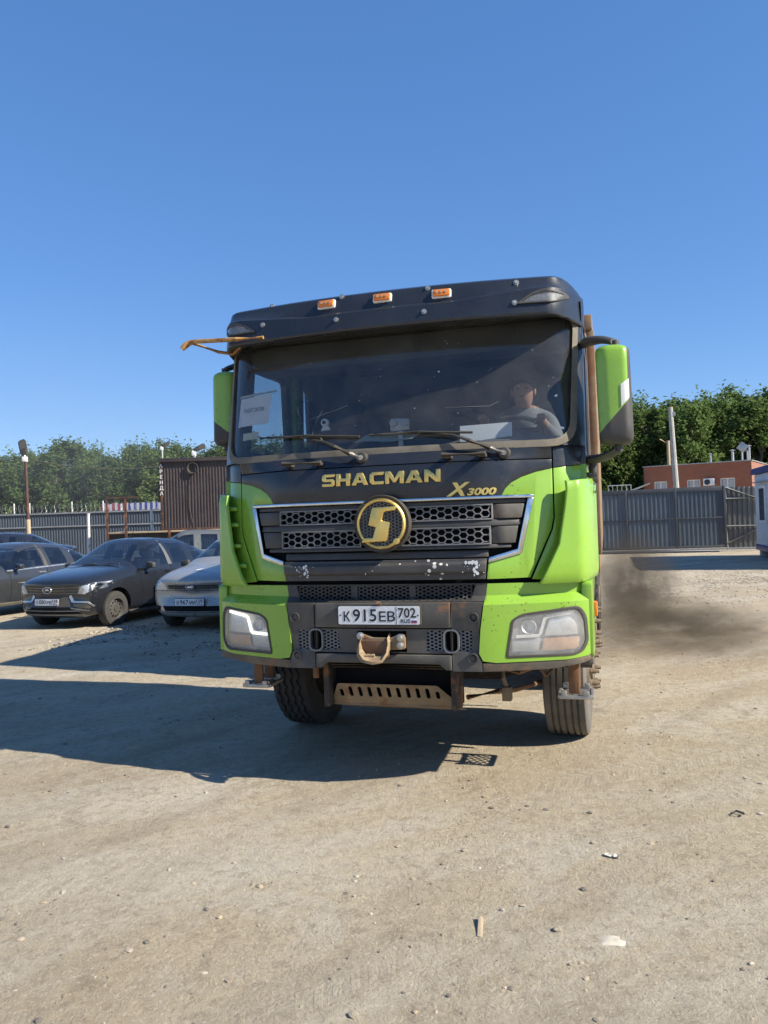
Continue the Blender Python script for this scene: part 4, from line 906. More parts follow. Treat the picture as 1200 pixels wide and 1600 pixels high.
def track(ang, off, width, period, seed):
    """a tyre track pressed into the dirt: blocks of tread inside a worn band"""
    tc = nt.nodes.new('ShaderNodeTexCoord'); r1 = nt.nodes.new('ShaderNodeMapping'); r1.inputs['Rotation'].default_value = (0, 0, ang); nt.links.new(tc.outputs['Object'], r1.inputs[0])
    sp = nt.nodes.new('ShaderNodeSeparateXYZ'); nt.links.new(r1.outputs[0], sp.inputs[0])
    def mth(op, a_, b_=None, c_=None):
        n_ = nt.nodes.new('ShaderNodeMath'); n_.operation = op
        for i_, v_ in enumerate((a_, b_, c_)):
            if v_ is None: continue
            if isinstance(v_, bpy.types.NodeSocket): nt.links.new(v_, n_.inputs[i_])
            else: n_.inputs[i_].default_value = v_
        return n_.outputs[0]
    bend = mth('MULTIPLY', tex(nt, 0.22, 1, 0.5, seed=seed), 1.6)
    q = mth('SUBTRACT', mth('ADD', sp.outputs[1], bend), off+0.8)
    aq = mth('ABSOLUTE', q)
    band = ramp(nt, mth('DIVIDE', aq, width*2), [(0.20, 1.0), (0.27, 0.0)])
    patch = ramp(nt, tex(nt, 0.8, 4, 0.6, seed=seed+2), [(0.42, 0.0), (0.58, 1.0)])
    tread = mth('SINE', mth('MULTIPLY', mth('ADD', sp.outputs[0], mth('MULTIPLY', aq, 0.7)), 2*pi/period))
    tread = ramp(nt, mth('MULTIPLY_ADD', tread, 0.5, 0.5), [(0.35, 0.0), (0.55, 1.0)])
    return mth('MULTIPLY', band, patch), mth('MULTIPLY', mth('MULTIPLY', band, patch), tread)
hsum = None
for (an, of, wd_, pe, sd) in ((radians(-34), -2.2, 0.30, 0.09, 3.0), (radians(-34), -0.3, 0.30, 0.09, 3.0), (radians(-58), -2.9, 0.24, 0.075, 8.0), (radians(-58), -1.35, 0.24, 0.075, 8.0), (radians(12), -2.4, 0.28, 0.08, 14.0)):
    bd_, tr_ = track(an, of, wd_, pe, sd)
    f1 = N(nt, 'ShaderNodeMath', operation='MULTIPLY'); nt.links.new(bd_, f1.inputs[0]); f1.inputs[1].default_value = 0.30
    c = mixc(nt, f1.outputs[0], c, (0.461, 0.405, 0.317))
    f2 = N(nt, 'ShaderNodeMath', operation='MULTIPLY'); nt.links.new(tr_, f2.inputs[0]); f2.inputs[1].default_value = 0.10
    c = mixc(nt, f2.outputs[0], c, (0.245, 0.20, 0.148))
    if hsum is None: hsum = tr_
    else:
        a2 = N(nt, 'ShaderNodeMath', operation='ADD'); nt.links.new(hsum, a2.inputs[0]); nt.links.new(tr_, a2.inputs[1]); hsum = a2.outputs[0]
nt.links.new(c, b.inputs['Base Color']); b.inputs['Roughness'].default_value = 0.95; b.inputs['Specular IOR Level'].default_value = 0.15
n1 = tex(nt, 7, 10, 0.78, seed=1); n2 = tex(nt, 70, 6, 0.7, seed=4)
ad = N(nt, 'ShaderNodeMath', operation='MULTIPLY_ADD'); nt.links.new(n2, ad.inputs[0]); ad.inputs[1].default_value = 0.4; nt.links.new(n1, ad.inputs[2])
a3 = N(nt, 'ShaderNodeMath', operation='MULTIPLY_ADD'); nt.links.new(hsum, a3.inputs[0]); a3.inputs[1].default_value = -0.06; nt.links.new(ad.outputs[0], a3.inputs[2])
bumpn(nt, b, a3.outputs[0], 0.9, 0.048)
me.materials.append(m); M['dirt'] = m
tag(link('ground', me), kind='structure')

# --- loose stones: a few shapes scattered as one mass
def rock(seed, sub=1):
    rnd = random.Random(seed); bm = nb(); bmesh.ops.create_icosphere(bm, subdivisions=sub, radius=1.0)
    sx, sy, sz = rnd.uniform(0.7, 1.3), rnd.uniform(0.7, 1.2), rnd.uniform(0.4, 0.75)
    for v in bm.verts:
        q = 1+0.32*noise.noise(v.co*1.3+Vector((seed*3.1, 0, 0)))+rnd.uniform(-0.1, 0.1); v.co = Vector((v.co.x*sx*q, v.co.y*sy*q, v.co.z*sz*q))
    vv = [v.co.copy() for v in bm.verts]; ff = [[v.index for v in f.verts] for f in bm.faces]; bm.free(); return vv, ff
ROCKS = [rock(i) for i in range(10)]
def scatter(name, pts, mats, label, cat='gravel'):
    V, F, MI = [], [], []
    for x, y, r in pts:
        vv, ff = random.choice(ROCKS); a = random.uniform(0, 6.28); ca, sa = cos(a)*r, sin(a)*r; z = gz(x, y)+r*random.uniform(-0.15, 0.3); n0 = len(V)
        V += [(x+ca*p.x-sa*p.y, y+sa*p.x+ca*p.y, z+p.z*r) for p in vv]; F += [[i+n0 for i in f] for f in ff]; MI += [random.randrange(len(mats))]*len(ff)
    me = bpy.data.meshes.new(name); me.from_pydata(V, [], F)
    for m_ in mats: me.materials.append(m_)
    me.polygons.foreach_set('material_index', MI)
    return tag(link(name, me), label, cat, kind='stuff')
M['st1'] = pmat('pale_stone', (0.38, 0.33, 0.26), 0.9, var=0.25, vs=30); M['st2'] = pmat('grey_stone', (0.15, 0.13, 0.11), 0.9, var=0.3, vs=30); M['st3'] = pmat('tan_stone', (0.36, 0.29, 0.20), 0.9, var=0.25, vs=30)
random.seed(21)
pts = []
while len(pts) < 9500:
    y = -4.4+15*random.random()**2.2; w = 2.2+(y+4.6)*0.62
    x = 1.353-(y+4.592)*0.287+random.uniform(-w, w)
    if abs(x) < 1.3 and y > 1: continue
    if fbm(x*0.7, y*0.7, 3, 3) < random.uniform(-0.5, 0.35): continue
    pts.append((x, y, 0.0025+0.015*random.random()**5))
scatter('loose_stones', pts, [M['st1'], M['st2'], M['st2'], M['st3'], M['dirt'], M['dirt']], 'small loose stones strewn over the packed dirt')
pts = []
while len(pts) < 9000:
    x = random.gauss(6.0, 2.6); y = random.gauss(14.2, 2.4)
    if x < 1.9 or x > 11 or fbm(x*0.8, y*0.8, 5, 3) < random.uniform(-0.45, 0.3): continue
    pts.append((x, y, 0.008+0.02*random.random()**2))
scatter('gravel_heap', pts, [M['st1'], M['st1'], M['st3']], 'pale crushed gravel spread in front of the sliding gate')
pts = []
while len(pts) < 1800:
    x = random.uniform(-6.8, -3.2); y = random.gauss(6.0, 0.9)
    if fbm(x*1.2, y*1.2, 15, 3) < random.uniform(-0.1, 0.4): continue
    pts.append((x, y, random.uniform(0.008, 0.028)))
scatter('gravel_patch', pts, [M['st1'], M['st2'], M['st3']], 'crushed stone on the ground in front of the silver car')
M['pale_rock'] = pmat('chalky_rock', (0.46, 0.415, 0.335), 0.9, var=0.2, vs=30, bump=0.6, bs=30)
def stone(name, x, y, r, flat, mat, label, cat='stone', seed=3):
    vv, ff = rock(seed, 3); me = bpy.data.meshes.new(name); me.from_pydata([(p.x*r, p.y*r*0.8, p.z*r*flat) for p in vv], [], ff); me.materials.append(mat)
    me.polygons.foreach_set('use_smooth', [True]*len(ff)); me.set_sharp_from_angle(angle=radians(30))
    return tag(link(name, me, None, (x, y, gz(x, y)-0.01)), label, cat)
def gpt(px, py, z=0.0):
    d = CF+CR*((px-600)/1202)-CU*((py-800)/1202); t = (z-CAMP.z)/d.z; return CAMP+d*t
p = gpt(953, 1471); stone('flat_stone', p.x, p.y, 0.060, 0.35, M['pale_rock'], 'flat chalky stone half sunk in the dirt, the largest stone in the foreground', seed=5)
p = gpt(318, 1523); stone('pebble', p.x, p.y, 0.022, 0.9, M['pale_rock'], 'white pebble at the lower left of the bare ground', seed=6)
p = gpt(822, 1365); stone('pebble', p.x, p.y, 0.020, 0.8, M['pale_rock'], 'small white pebble in the dirt, left of the crumpled paper', seed=8)
p = gpt(1152, 1274); bm = nb(); tube(bm, [(-0.03, 0, 0.01), (0.0, 0.03, 0.015), (0.035, 0.01, 0.012), (0.03, -0.02, 0.02), (0.0, -0.012, 0.03)], 0.006, 6)
tag(fin('cable_scrap', bm, M['black_rubber'], loc=(p.x, p.y, gz(p.x, p.y))), 'curled black scrap of cable lying on the dirt at right', 'scrap')
p = gpt(956, 1338); bm = nb(); rows = [[bm.verts.new((-0.035+0.07*i/6+0.006*noise.noise(Vector((i*2.1, j*1.7, 5))), -0.014+0.028*j/3+0.006*noise.noise(Vector((i*1.9, j*2.3, 8))), 0.010+0.016*noise.noise(Vector((i*0.9, j*1.1, 1))))) for i in range(7)] for j in range(4)]
for j in range(3):
    for i in range(6): bm.faces.new((rows[j][i], rows[j][i+1], rows[j+1][i+1], rows[j+1][i]))
tag(fin('paper_scrap', bm, pmat('dirty_paper', (0.55, 0.50, 0.42), 0.9, var=0.2, vs=60), loc=(p.x, p.y, gz(p.x, p.y)), rot=(0, 0, -0.3)), 'crumpled white scrap of paper lying on the dirt', 'scrap')
M['wood'] = pmat('weathered_wood', (0.42, 0.33, 0.22), 0.85, var=0.25, vs=8, stretch=(8, 1, 8), bump=0.4, bs=30)
a = gpt(751, 1433); bb = gpt(750, 1472); bm = nb()
prism(bm, [(-0.012, -0.075), (0.009, -0.08), (0.012, 0.06), (0.002, 0.075), (-0.009, 0.07)], 0.0, 0.012, 'z')
tag(fin('wood_splinter', bm, M['wood'], loc=((a.x+bb.x)/2, (a.y+bb.y)/2, gz(a.x, a.y)+0.004), rot=(0.03, 0.02, atan2((a-bb).y, (a-bb).x)-pi/2), bevel=0.002), 'thin pale wooden splinter lying on the dirt in the foreground', 'stick')

# --- corrugated sheet
def corr_bm(w, h, pitch, depth, th=0.004):
    bm = nb(); n = int(round(w/pitch)); pr = []
    for i in range(n):
        x = i*pitch; pr += [(x, 0), (x+pitch*0.40, 0), (x+pitch*0.52, -depth), (x+pitch*0.86, -depth)]
    pr.append((n*pitch, 0))
    a = [bm.verts.new((x, y, 0)) for x, y in pr]; t = [bm.verts.new((x, y, h)) for x, y in pr]
    for i in range(len(pr)-1): bm.faces.new((a[i], a[i+1], t[i+1], t[i]))
    return bm
M['sheet'] = pmat('graphite_profiled_sheet', (0.105, 0.130, 0.150), 0.42, 0.1, var=0.12, vs=1.5, dust=0.10, dustcol=(0.3, 0.28, 0.25))
M['sheet_l'] = pmat('navy_profiled_sheet', (0.058, 0.075, 0.10), 0.42, 0.1, var=0.12, vs=1.5, dust=0.08, dustcol=(0.3, 0.28, 0.25))
M['rail'] = pmat('grey_fence_rail', (0.22, 0.235, 0.25), 0.5, 0.2, var=0.15, dust=0.2, dustcol=(0.3, 0.28, 0.25))
M['gate_frame'] = pmat('graphite_gate_frame', (0.05, 0.056, 0.066), 0.45, 0.1, var=0.15, dust=0.12, dustcol=(0.3, 0.28, 0.25))
M['brown_post'] = pmat('brown_steel_post', (0.075, 0.038, 0.03), 0.6, 0.1, var=0.25, rust=0.3, rs=4)
M['concrete'] = pmat('concrete', (0.36, 0.35, 0.32), 0.9, var=0.15, vs=3, bump=0.3, bs=30)
M['galv'] = pmat('galvanised_steel', (0.42, 0.43, 0.43), 0.45, 0.6, var=0.15, vs=6)
# left fence, parallel to the picture, 34 m off
fence = empty('sheet_fence', far(-27, 34.5), VROT, 'long dark blue-grey corrugated sheet fence behind the parked cars at left', 'fence')
pan = tomesh('fence_panel', corr_bm(1.2, 2.42, 0.12, 0.03), M['sheet_l'], smooth=0, recalc=False)
FL = 34
for k in range(28): link('fence_panel', pan, fence, (k*1.2, 0, 0.06))
for z in (2.44, 1.85, 0.5):
    bm = nb(); bx(bm, 0, FL, -0.085, -0.035, z-0.03, z+0.03); fin('fence_rail', bm, M['rail'], fence, bevel=0.004)
pm = None
for k in range(11):
    if pm is None: bm = nb(); bx(bm, -0.04, 0.04, 0.01, 0.09, 0, 2.5); pm = tomesh('fence_post', bm, M['rail'], bevel=0.004)
    link('fence_post', pm, fence, (k*3.1+0.3, 0, 0))
bm = nb(); bx(bm, -0.02, 0.02, -0.02, 0.02, 2.45, 2.95); wp = tomesh('wire_post', bm, M['white'], bevel=0.004)
for s in (-16.6, -15.9, -14.0, -12.6, -9.5): link('wire_post', wp, fence, (s+27, 0.05, 0))
bm = nb(); pts = []
for k in range(0, 25*5*12):
    a = 2*pi*k/12; pts.append((k/12/5.0, 0.04+0.19*cos(a), 2.66+0.19*sin(a)*(1+0.1*sin(k*0.07))))
tube(bm, pts, 0.0045, 3); tag(fin('razor_wire', bm, M['galv'], loc=far(-27, 34.5), rot=(0, 0, VROT)), 'coils of razor wire along the top of the left fence', 'razor wire')
ban = empty('striped_banner', far(-13.0, 35.4, 2.5), VROT, 'row of red, white and blue striped boards above the left fence', 'banner')
for k, nm in enumerate(((0.26, 0.045, 0.06), (0.42, 0.42, 0.46), (0.05, 0.07, 0.24))): M['ban%d' % k] = pmat('banner_%d' % k, nm, 0.7, var=0.1)
bm = nb(); bx(bm, 0, 0.12, -0.01, 0.01, 0.0, 0.34); bms = [tomesh('banner_stripe', bm.copy(), M['ban%d' % k]) for k in range(3)]; bm.free()
random.seed(4)
for k in range(44):
    c_ = 0 if (k < 9 or 30 < k < 37) else 2
    link('banner_stripe', bms[1 if k % 2 else c_], ban, (k*0.125, 0, 0.03*sin(k*1.7)))
bm = nb(); bx(bm, -0.1, 5.6, 0.012, 0.05, -0.45, 0.06); fin('banner_rail', bm, M['rail'], ban)
# thin posts standing in front of the left fence
def post(s, d, h, r, mat, label, name='marker_post', n=10):
    bm = nb(); cyl(bm, (0, 0, 0), (0, 0, h), r, r*0.9, n); cyl(bm, (0, 0, h), (0, 0, h+0.03), r*1.25, n=n)
    return tag(fin(name, bm, mat, loc=far(s, d)), label, 'post')
M['redwhite'] = pmat('red_and_white_paint', (0.68, 0.66, 0.64), 0.6, var=0.1, rust=0.12)
post((138-600)/1202*29, 29, 2.25, 0.055, M['redwhite'], 'white post with red marks standing before the left fence')
post((237-600)/1202*29, 29, 2.3, 0.06, M['white'], 'plain white post standing just left of the brown shed')

# --- street lamps
def lamp_post(s, d, h, head, tilt, label, low=None, hs_=1.0):
    L = empty('street_lamp', far(s, d), VROT, label, 'street lamp')
    bm = nb(); cyl(bm, (0, 0, 0), (-0.06, 0, h), 0.075, 0.05, 12); fin('lamp_pole', bm, M['brown_post'] if low else M['galv'], L)
    if low: bm = nb(); cyl(bm, (0, -0.001, 0), (-0.06*low/h, -0.001, low), 0.08, 0.078, 12); fin('pole_sleeve', bm, M['wood'], L)
    bm = nb(); bx(bm, -0.16, -0.0, -0.08, 0.08, h-0.12, h+0.06); fin('lamp_bracket', bm, M['white'], L, bevel=0.02)
    H_ = empty('lamp_head'); H_.parent = L; H_.location = (-0.08, 0, h+0.10); H_.rotation_euler = tilt; H_.scale = (hs_,)*3
    bm = nb(); prism(bm, rpoly([(-0.10, 0), (0.10, 0), (0.17, 0.22), (0.17, 0.76), (0.10, 0.84), (-0.10, 0.84), (-0.17, 0.76), (-0.17, 0.22)], 0.03), -0.04, 0.04); fin('lamp_housing', bm, M['black_rubber'], H_, bevel=0.015)
    bm = nb(); prism(bm, rpoly([(-0.12, 0.34), (0.12, 0.34), (0.12, 0.74), (-0.12, 0.74)], 0.02), -0.05, -0.042); fin('lamp_panel', bm, M['lining'], H_)
    bm = nb(); cyl(bm, (0, 0, -0.12), (0, 0, 0.1), 0.035, n=10); fin('lamp_arm', bm, M['white'], H_)
    return L
D1 = 27.0
lamp_post((45-600)/1202*D1, D1, 4.25, None, (radians(-25), radians(-22), 0), 'tall rusty street lamp with square head at the far left', low=2.1, hs_=0.82)
lamp_post((309-600)/1202*31, 31, 4.62, None, (radians(-8), radians(64), 0), 'street lamp rising just above the brown shed roof', hs_=0.6)
lamp_post((258-600)/1202*44, 44, 6.2, None, (radians(-8), radians(64), 0), 'distant small street lamp far behind the brown shed', hs_=0.6)
def cable(a, b_, sag, r, label, n=24):
    bm = nb(); pts = [Vector(a).lerp(Vector(b_), k/n)-Vector((0, 0, sag*4*(k/n)*(1-k/n))) for k in range(n+1)]
    tube(bm, pts, r, 5); return tag(fin('power_cable', bm, M['black_rubber']), label, 'cable')
lp = far((39-600)/1202*D1, D1, 4.28)
cable(far(-19, 27, 4.0), lp, 0.15, 0.014, 'sagging cable running left out of view from the rusty lamp')
cable(lp, far((310-600)/1202*31, 31, 4.4), 0.42, 0.014, 'long sagging cable from the rusty lamp towards the brown shed')

# --- flatbed with the brown shed on it
DS = 26.5
M['brown_sheet'] = pmat('brown_profiled_sheet', (0.036, 0.025, 0.027), 0.45, 0.1, var=0.15, vs=2, dust=0.14, dustcol=(0.3, 0.26, 0.22))
fb = empty('flatbed_trailer', far((172-600)/1202*DS, DS), VROT, 'flatbed trailer with a weathered plank deck under the brown shed', 'trailer')
for k in range(9):
    bm = nb(); bx(bm, 0.1, 7.0, -0.6+k*0.27, -0.6+k*0.27+0.25, 1.50+0.008*sin(k*5), 1.555+0.008*sin(k*5)); fin('deck_plank', bm, M['wood'], fb, bevel=0.006)
bm = nb(); bx(bm, 0.05, 7.0, -0.5, -0.36, 1.22, 1.49); bx(bm, 0.05, 7.0, 1.3, 1.44, 1.22, 1.49); fin('trailer_frame', bm, M['chassis'], fb)
for x in (0.12, 0.75, 2.2):
    bm = nb(); bx(bm, x-0.035, x+0.035, -0.66, -0.6, 1.3, 2.68 if x < 1 else 1.56); fin('trailer_stake', bm, M['brown_post'], fb)
bm = nb(); bx(bm, 0.09, 1.2, -0.66, -0.60, 2.685, 2.74); fin('stake_bar', bm, M['brown_post'], fb)
for x in (1.0, 5.0, 6.2):
    for y in (-0.35, 1.3):
        bm = nb(); lathe(bm, [(0.25, -0.13), (0.44, -0.13), (0.5, -0.09), (0.5, 0.09), (0.44, 0.13), (0.25, 0.13)], 28, Matrix.Translation((x, y, 0.5)) @ Matrix.Rotation(pi/2, 4, 'Z')); fin('wheel', bm, M['tyre'], fb)
shed = empty('brown_shed', far((252-600)/1202*DS, DS, 1.565), VROT, 'brown corrugated metal shed raised on the flatbed at left', 'shed')
SW, SHh, SD = 2.9, 2.42, 2.0
wl_ = tomesh('shed_wall', corr_bm(SW-0.16, SHh-0.12, 0.105, 0.022), M['brown_sheet'], smooth=0, recalc=False); link('shed_wall', wl_, shed, (0.08, 0, 0.06))
wl2 = tomesh('shed_wall', corr_bm(SD, SHh-0.12, 0.105, 0.022), M['brown_sheet'], smooth=0, recalc=False)
link('shed_wall', wl2, shed, (SW, 0, 0.06), (0, 0, pi/2)); link('shed_wall', wl2, shed, (0, SD, 0.06), (0, 0, -pi/2)); link('shed_wall', wl_, shed, (SW-0.08, SD, 0.06), (0, 0, pi))
for x in (0.0, SW-0.08):
    bm = nb(); bx(bm, x, x+0.08, -0.03, 0.03, 0, SHh); fin('corner_trim', bm, M['brown_post'], shed, bevel=0.004)
bm = nb(); bx(bm, -0.02, SW+0.02, -0.06, SD+0.02, -0.05, 0.06); fin('shed_sill', bm, M['brown_post'], shed, bevel=0.006)
bm = nb(); bx(bm, -0.06, SW+0.06, -0.12, SD+0.1, SHh, SHh+0.05); bx(bm, -0.06, SW+0.06, -0.125, -0.06, SHh-0.08, SHh); fin('shed_roof', bm, M['brown_sheet'], shed, bevel=0.004)
for k, q in enumerate('АРЕНДА'):
    bm = text_bm(q, 0.17, 0.003, 0.002); fin('sign_letter', bm, M['white'], shed, loc=(0.045, -0.034, 2.16-k*0.19), smooth=0)
bm = nb()
for k in range(4): lathe(bm, [(0.15+0.012*k+0.014*cos(t), 0.014*sin(t)) for t in [2*pi*q/6 for q in range(7)]], 24, Matrix.Translation((1.15, -0.06-0.02*k, 2.1)) @ Matrix.Rotation(pi/2, 4, 'Z'))
tube(bm, [(1.12, -0.06, 1.95), (1.0, -0.05, 1.5), (0.98, -0.045, 0.8), (1.1, -0.045, 0.2)], 0.012, 5)
tag(fin('cable_coil', bm, M['black_rubber'], loc=far((252-600)/1202*DS, DS, 1.565), rot=(0, 0, VROT)), 'black cable coil hanging on the front of the brown shed', 'cable')

# --- sliding gate and the fence bay beside it
GX0, GX1, GY = -0.6, 5.86, 27.5
gate = empty('sliding_gate', (GX0, GY, 0), 0, 'wide dark blue-grey corrugated sliding gate right of the truck', 'gate')
gw = GX1-GX0; gate.rotation_euler = (0, radians(-0.5), 0)
gp_me = tomesh('gate_panel', corr_bm(1.70, 1.10, 0.17, 0.035), M['sheet'], smooth=0, recalc=False)
for x0, x1 in ((0.0, 2.79), (2.79, 4.64), (4.64, gw-0.2)):
    for z0, z1 in ((0.24, 1.26), (1.32, 2.30)):
        n = int(round((x1-x0)/0.165)); me_ = tomesh('gate_panel', corr_bm(x1-x0, z1-z0+0.04, (x1-x0)/n, 0.035), M['sheet'], smooth=0, recalc=False)
        link('gate_panel', me_, gate, (x0, 0.01, z0-0.02))
for x in (0.0, 2.79, 4.64, gw-0.06):
    bm = nb(); bx(bm, x-0.045, x+0.045, -0.05, 0.02, 0.12, 2.5); fin('gate_upright', bm, M['gate_frame'] , gate, bevel=0.004)
bm = nb(); bx(bm, gw-0.30, gw-0.11, -0.03, 0.02, 0.2, 2.42); fin('gate_plate', bm, M['gate_frame'], gate)
for z0, z1 in ((2.32, 2.5), (1.265, 1.315), (0.12, 0.23)):
    bm = nb(); bx(bm, 0.046, gw-0.107, -0.046, 0.016, z0, z1); fin('gate_rail', bm, M['gate_frame'], gate, bevel=0.004)
bm = nb(); bx(bm, -1.0, gw+1.4, -0.09, -0.02, 0.045, 0.11); fin('gate_track', bm, M['rail'], gate, bevel=0.004)
bm = nb(); bx(bm, -1.5, gw-0.3, 0.02, 0.6, -0.05, 0.06); tag(fin('gate_sill', bm, M['concrete'], None, loc=(GX0, GY, 0)), 'pale concrete strip on the ground under the sliding gate', 'kerb')
bay = empty('fence_bay', (5.9, 28.1, 0), 0, 'brown-grey corrugated fence bay with diagonal braces next to the cabin', 'fence')
M['sheet2'] = pmat('weathered_profiled_sheet', (0.13, 0.13, 0.13), 0.55, 0.1, var=0.15, vs=2, dust=0.3, dustcol=(0.3, 0.27, 0.22))
link('fence_panel', tomesh('fence_panel', corr_bm(3.06, 2.44, 0.18, 0.04), M['sheet2'], smooth=0, recalc=False), bay, (0, 0, 0.06))
for a, b_ in (((0.0, 0.30), (1.35, 0.95)), ((0, 2.5), (1.6, 1.85)), ((0, 2.05), (3, 2.05)), ((0, 0.98), (3, 0.98)), ((0.02, 0.05), (0.02, 2.5))):
    bm = nb(); tube(bm, [(a[0], -0.09, a[1]), (b_[0], -0.09, b_[1])], 0.035, 4); fin('brace', bm, M['rail'], bay)

# --- red brick building beyond the gate
m, nt, b = newmat('red_brick'); tcn = nt.nodes.new('ShaderNodeTexCoord'); mp = nt.nodes.new('ShaderNodeMapping'); mp.inputs['Rotation'].default_value = (radians(90), 0, 0); nt.links.new(tcn.outputs['Object'], mp.inputs[0])
bt = nt.nodes.new('ShaderNodeTexBrick'); nt.links.new(mp.outputs[0], bt.inputs[0]); bt.inputs['Scale'].default_value = 1.0; bt.inputs['Brick Width'].default_value = 0.26; bt.inputs['Row Height'].default_value = 0.075; bt.inputs['Mortar Size'].default_value = 0.006
bt.inputs['Color1'].default_value = (0.29, 0.095, 0.05, 1); bt.inputs['Color2'].default_value = (0.34, 0.12, 0.06, 1); bt.inputs['Mortar'].default_value = (0.22, 0.13, 0.1, 1)
nt.links.new(mixc(nt, ramp(nt, tex(nt, 0.6, 5), [(0.5, 0.0), (0.75, 0.5)]), bt.outputs[0], (0.22, 0.10, 0.07)), b.inputs['Base Color']); b.inputs['Roughness'].default_value = 0.9; M['brick'] = m
M['upvc'] = pmat('white_window_frame', (0.75, 0.75, 0.73), 0.4, var=0.04); M['darkglass'] = pmat('dark_window_glass', (0.03, 0.04, 0.05), 0.06, var=0.1, spec=0.8)
M['blind'] = pmat('pale_blind', (0.42, 0.42, 0.40), 0.8, var=0.08)
BR = radians(-18)
bl = empty('brick_building', (3.92, 49.0, 0), BR, 'low red brick building with white windows beyond the sliding gate', 'building')
BW, BH = 6.5, 4.56
wins = [(0.64, 0.82), (2.69, 0.81), (4.68, 0.85)]
def wall_with(holes, w, h):
    bm = sheet([(0, 0), (w, 0), (w, h), (0, h)], lambda x, z: 0.0, 0.3, holes=tuple([(x, 1.6), (x+q, 1.6), (x+q, 3.57), (x, 3.57)] for x, q in holes), dx=0); return bm
fin('wall', wall_with(wins, BW, BH), M['brick'], bl, smooth=0)
bm = nb(); bx(bm, BW-0.3, BW-0.001, 0.3, 9, 0, BH-0.01); fin('wall', bm, M['brick'], bl, smooth=0)
bm = nb(); bx(bm, 0.001, 0.3, 0.3, 9, 0, BH-0.01); fin('wall', bm, M['brick'], bl, smooth=0)
bm = nb(); bx(bm, 0.3, BW-0.3, 8.7, 9, 0, BH-0.01); fin('wall', bm, M['brick'], bl, smooth=0)
bm = nb(); bx(bm, -0.06, BW+0.06, -0.06, 9.06, BH, BH+0.05); fin('roof', bm, M['galv'], bl)
for x, q in wins:
    w_ = empty('window'); w_.parent = bl; w_.location = (x, 0.08, 1.6)
    H_ = 1.97
    bm = sheet([(0, 0), (q, 0), (q, H_), (0, H_)], lambda a, c_: 0.0, 0.06, holes=([(0.07, 0.07), (q*0.5-0.035, 0.07), (q*0.5-0.035, H_-0.07), (0.07, H_-0.07)], [(q*0.5+0.035, 0.07), (q-0.07, 0.07), (q-0.07, H_-0.07), (q*0.5+0.035, H_-0.07)]), dx=0)
    fin('window_frame', bm, M['upvc'], w_, smooth=0)
    for k, (a, c_) in enumerate(((0.06, q*0.5), (q*0.5, q-0.06))):
        bm = nb(); bx(bm, a, c_-0.004, 0.03, 0.036, 0.06, H_-0.06); fin('pane', bm, M['darkglass'], w_, smooth=0)
        bm = nb(); bx(bm, a+0.05, c_-0.03, 0.026, 0.029, H_*(0.62 if (k+int(x)) % 2 else 0.3), H_-0.09); fin('blind', bm, M['blind'], w_, smooth=0)
ac = empty('air_conditioner', (7.80-0.09, 47.74-0.26, 3.36), BR, 'white air conditioner unit on the red brick wall between windows', 'air conditioner')
bm = nb(); bx(bm, -0.32, 0.32, -0.14, 0.14, -0.22, 0.22); fin('case', bm, M['upvc'], ac, bevel=0.02)
bm = nb(); lathe(bm, [(0.0, 0.0), (0.05, 0.012), (0.17, 0.006), (0.18, 0.0)], 24, Matrix.Translation((-0.08, -0.142, 0)) @ XM); fin('fan_grille', bm, M['black_rubber'], ac)
for x, y, h, r in ((4.05, 0.6, 0.55, 0.05), (5.2, 1.5, 0.75, 0.08), (5.85, 0.9, 0.95, 0.06), (1.6, 1.0, 0.4, 0.06), (6.1, 2.0, 1.0, 0.07)):
    bm = nb(); cyl(bm, (x, y, BH+0.05), (x, y, BH+0.05+h), r, n=10); lathe(bm, [(r*1.0, 0), (r*2.4, 0.0), (0.0, 0.09)], 14, Matrix.Translation((x, y, BH+h+0.04)) @ Matrix.Rotation(radians(-90), 4, 'Y')); fin('vent_pipe', bm, M['galv'], bl)
dish = empty('flat_antenna', (9.75, 47.9, 4.6), 0, 'square flat grey antenna on a mast on the brick building roof', 'antenna')
bm = nb(); cyl(bm, (0.3, 0, 0), (0.3, 0, 0.6), 0.05, n=8); tube(bm, [(0.3, 0, 0.6), (0.2, -0.05, 0.8), (0.08, -0.12, 0.85)], 0.04, 6); fin('mast', bm, M['galv'], dish)
bm = nb(); box(bm, (0, -0.16, 0.86), (0.5, 0.04, 0.5), Euler((0, radians(40), radians(-20))).to_matrix()); fin('antenna_panel', bm, M['galv'], dish, bevel=0.01)
# poles
bm = nb(); cyl(bm, (0.22, 0, 0), (-0.02, 0, 6.85), 0.16, 0.11, 10); pl_ = empty('concrete_pole', (4.72, 36.5, 0), 0, 'bare grey concrete pole standing behind the sliding gate', 'pole'); fin('pole_shaft', bm, M['concrete'], pl_)
bm = nb(); box(bm, (0.1, -0.05, 6.5), (0.2, 0.08, 0.2)); fin('pole_bracket', bm, M['galv'], pl_)
pl_ = empty('wooden_pole', (6.2, 58, 0), 0, 'short wooden pole with crossarm behind the brick building', 'pole')
bm = nb(); cyl(bm, (0, 0, 0), (0, 0, 7.0), 0.14, 0.12, 8); fin('pole_shaft', bm, M['wood'], pl_)
bm = nb(); tube(bm, [(-0.6, 0, 7.15), (0, 0, 6.75), (0.5, 0, 7.1)], 0.05, 6); fin('crossarm', bm, M['wood'], pl_)
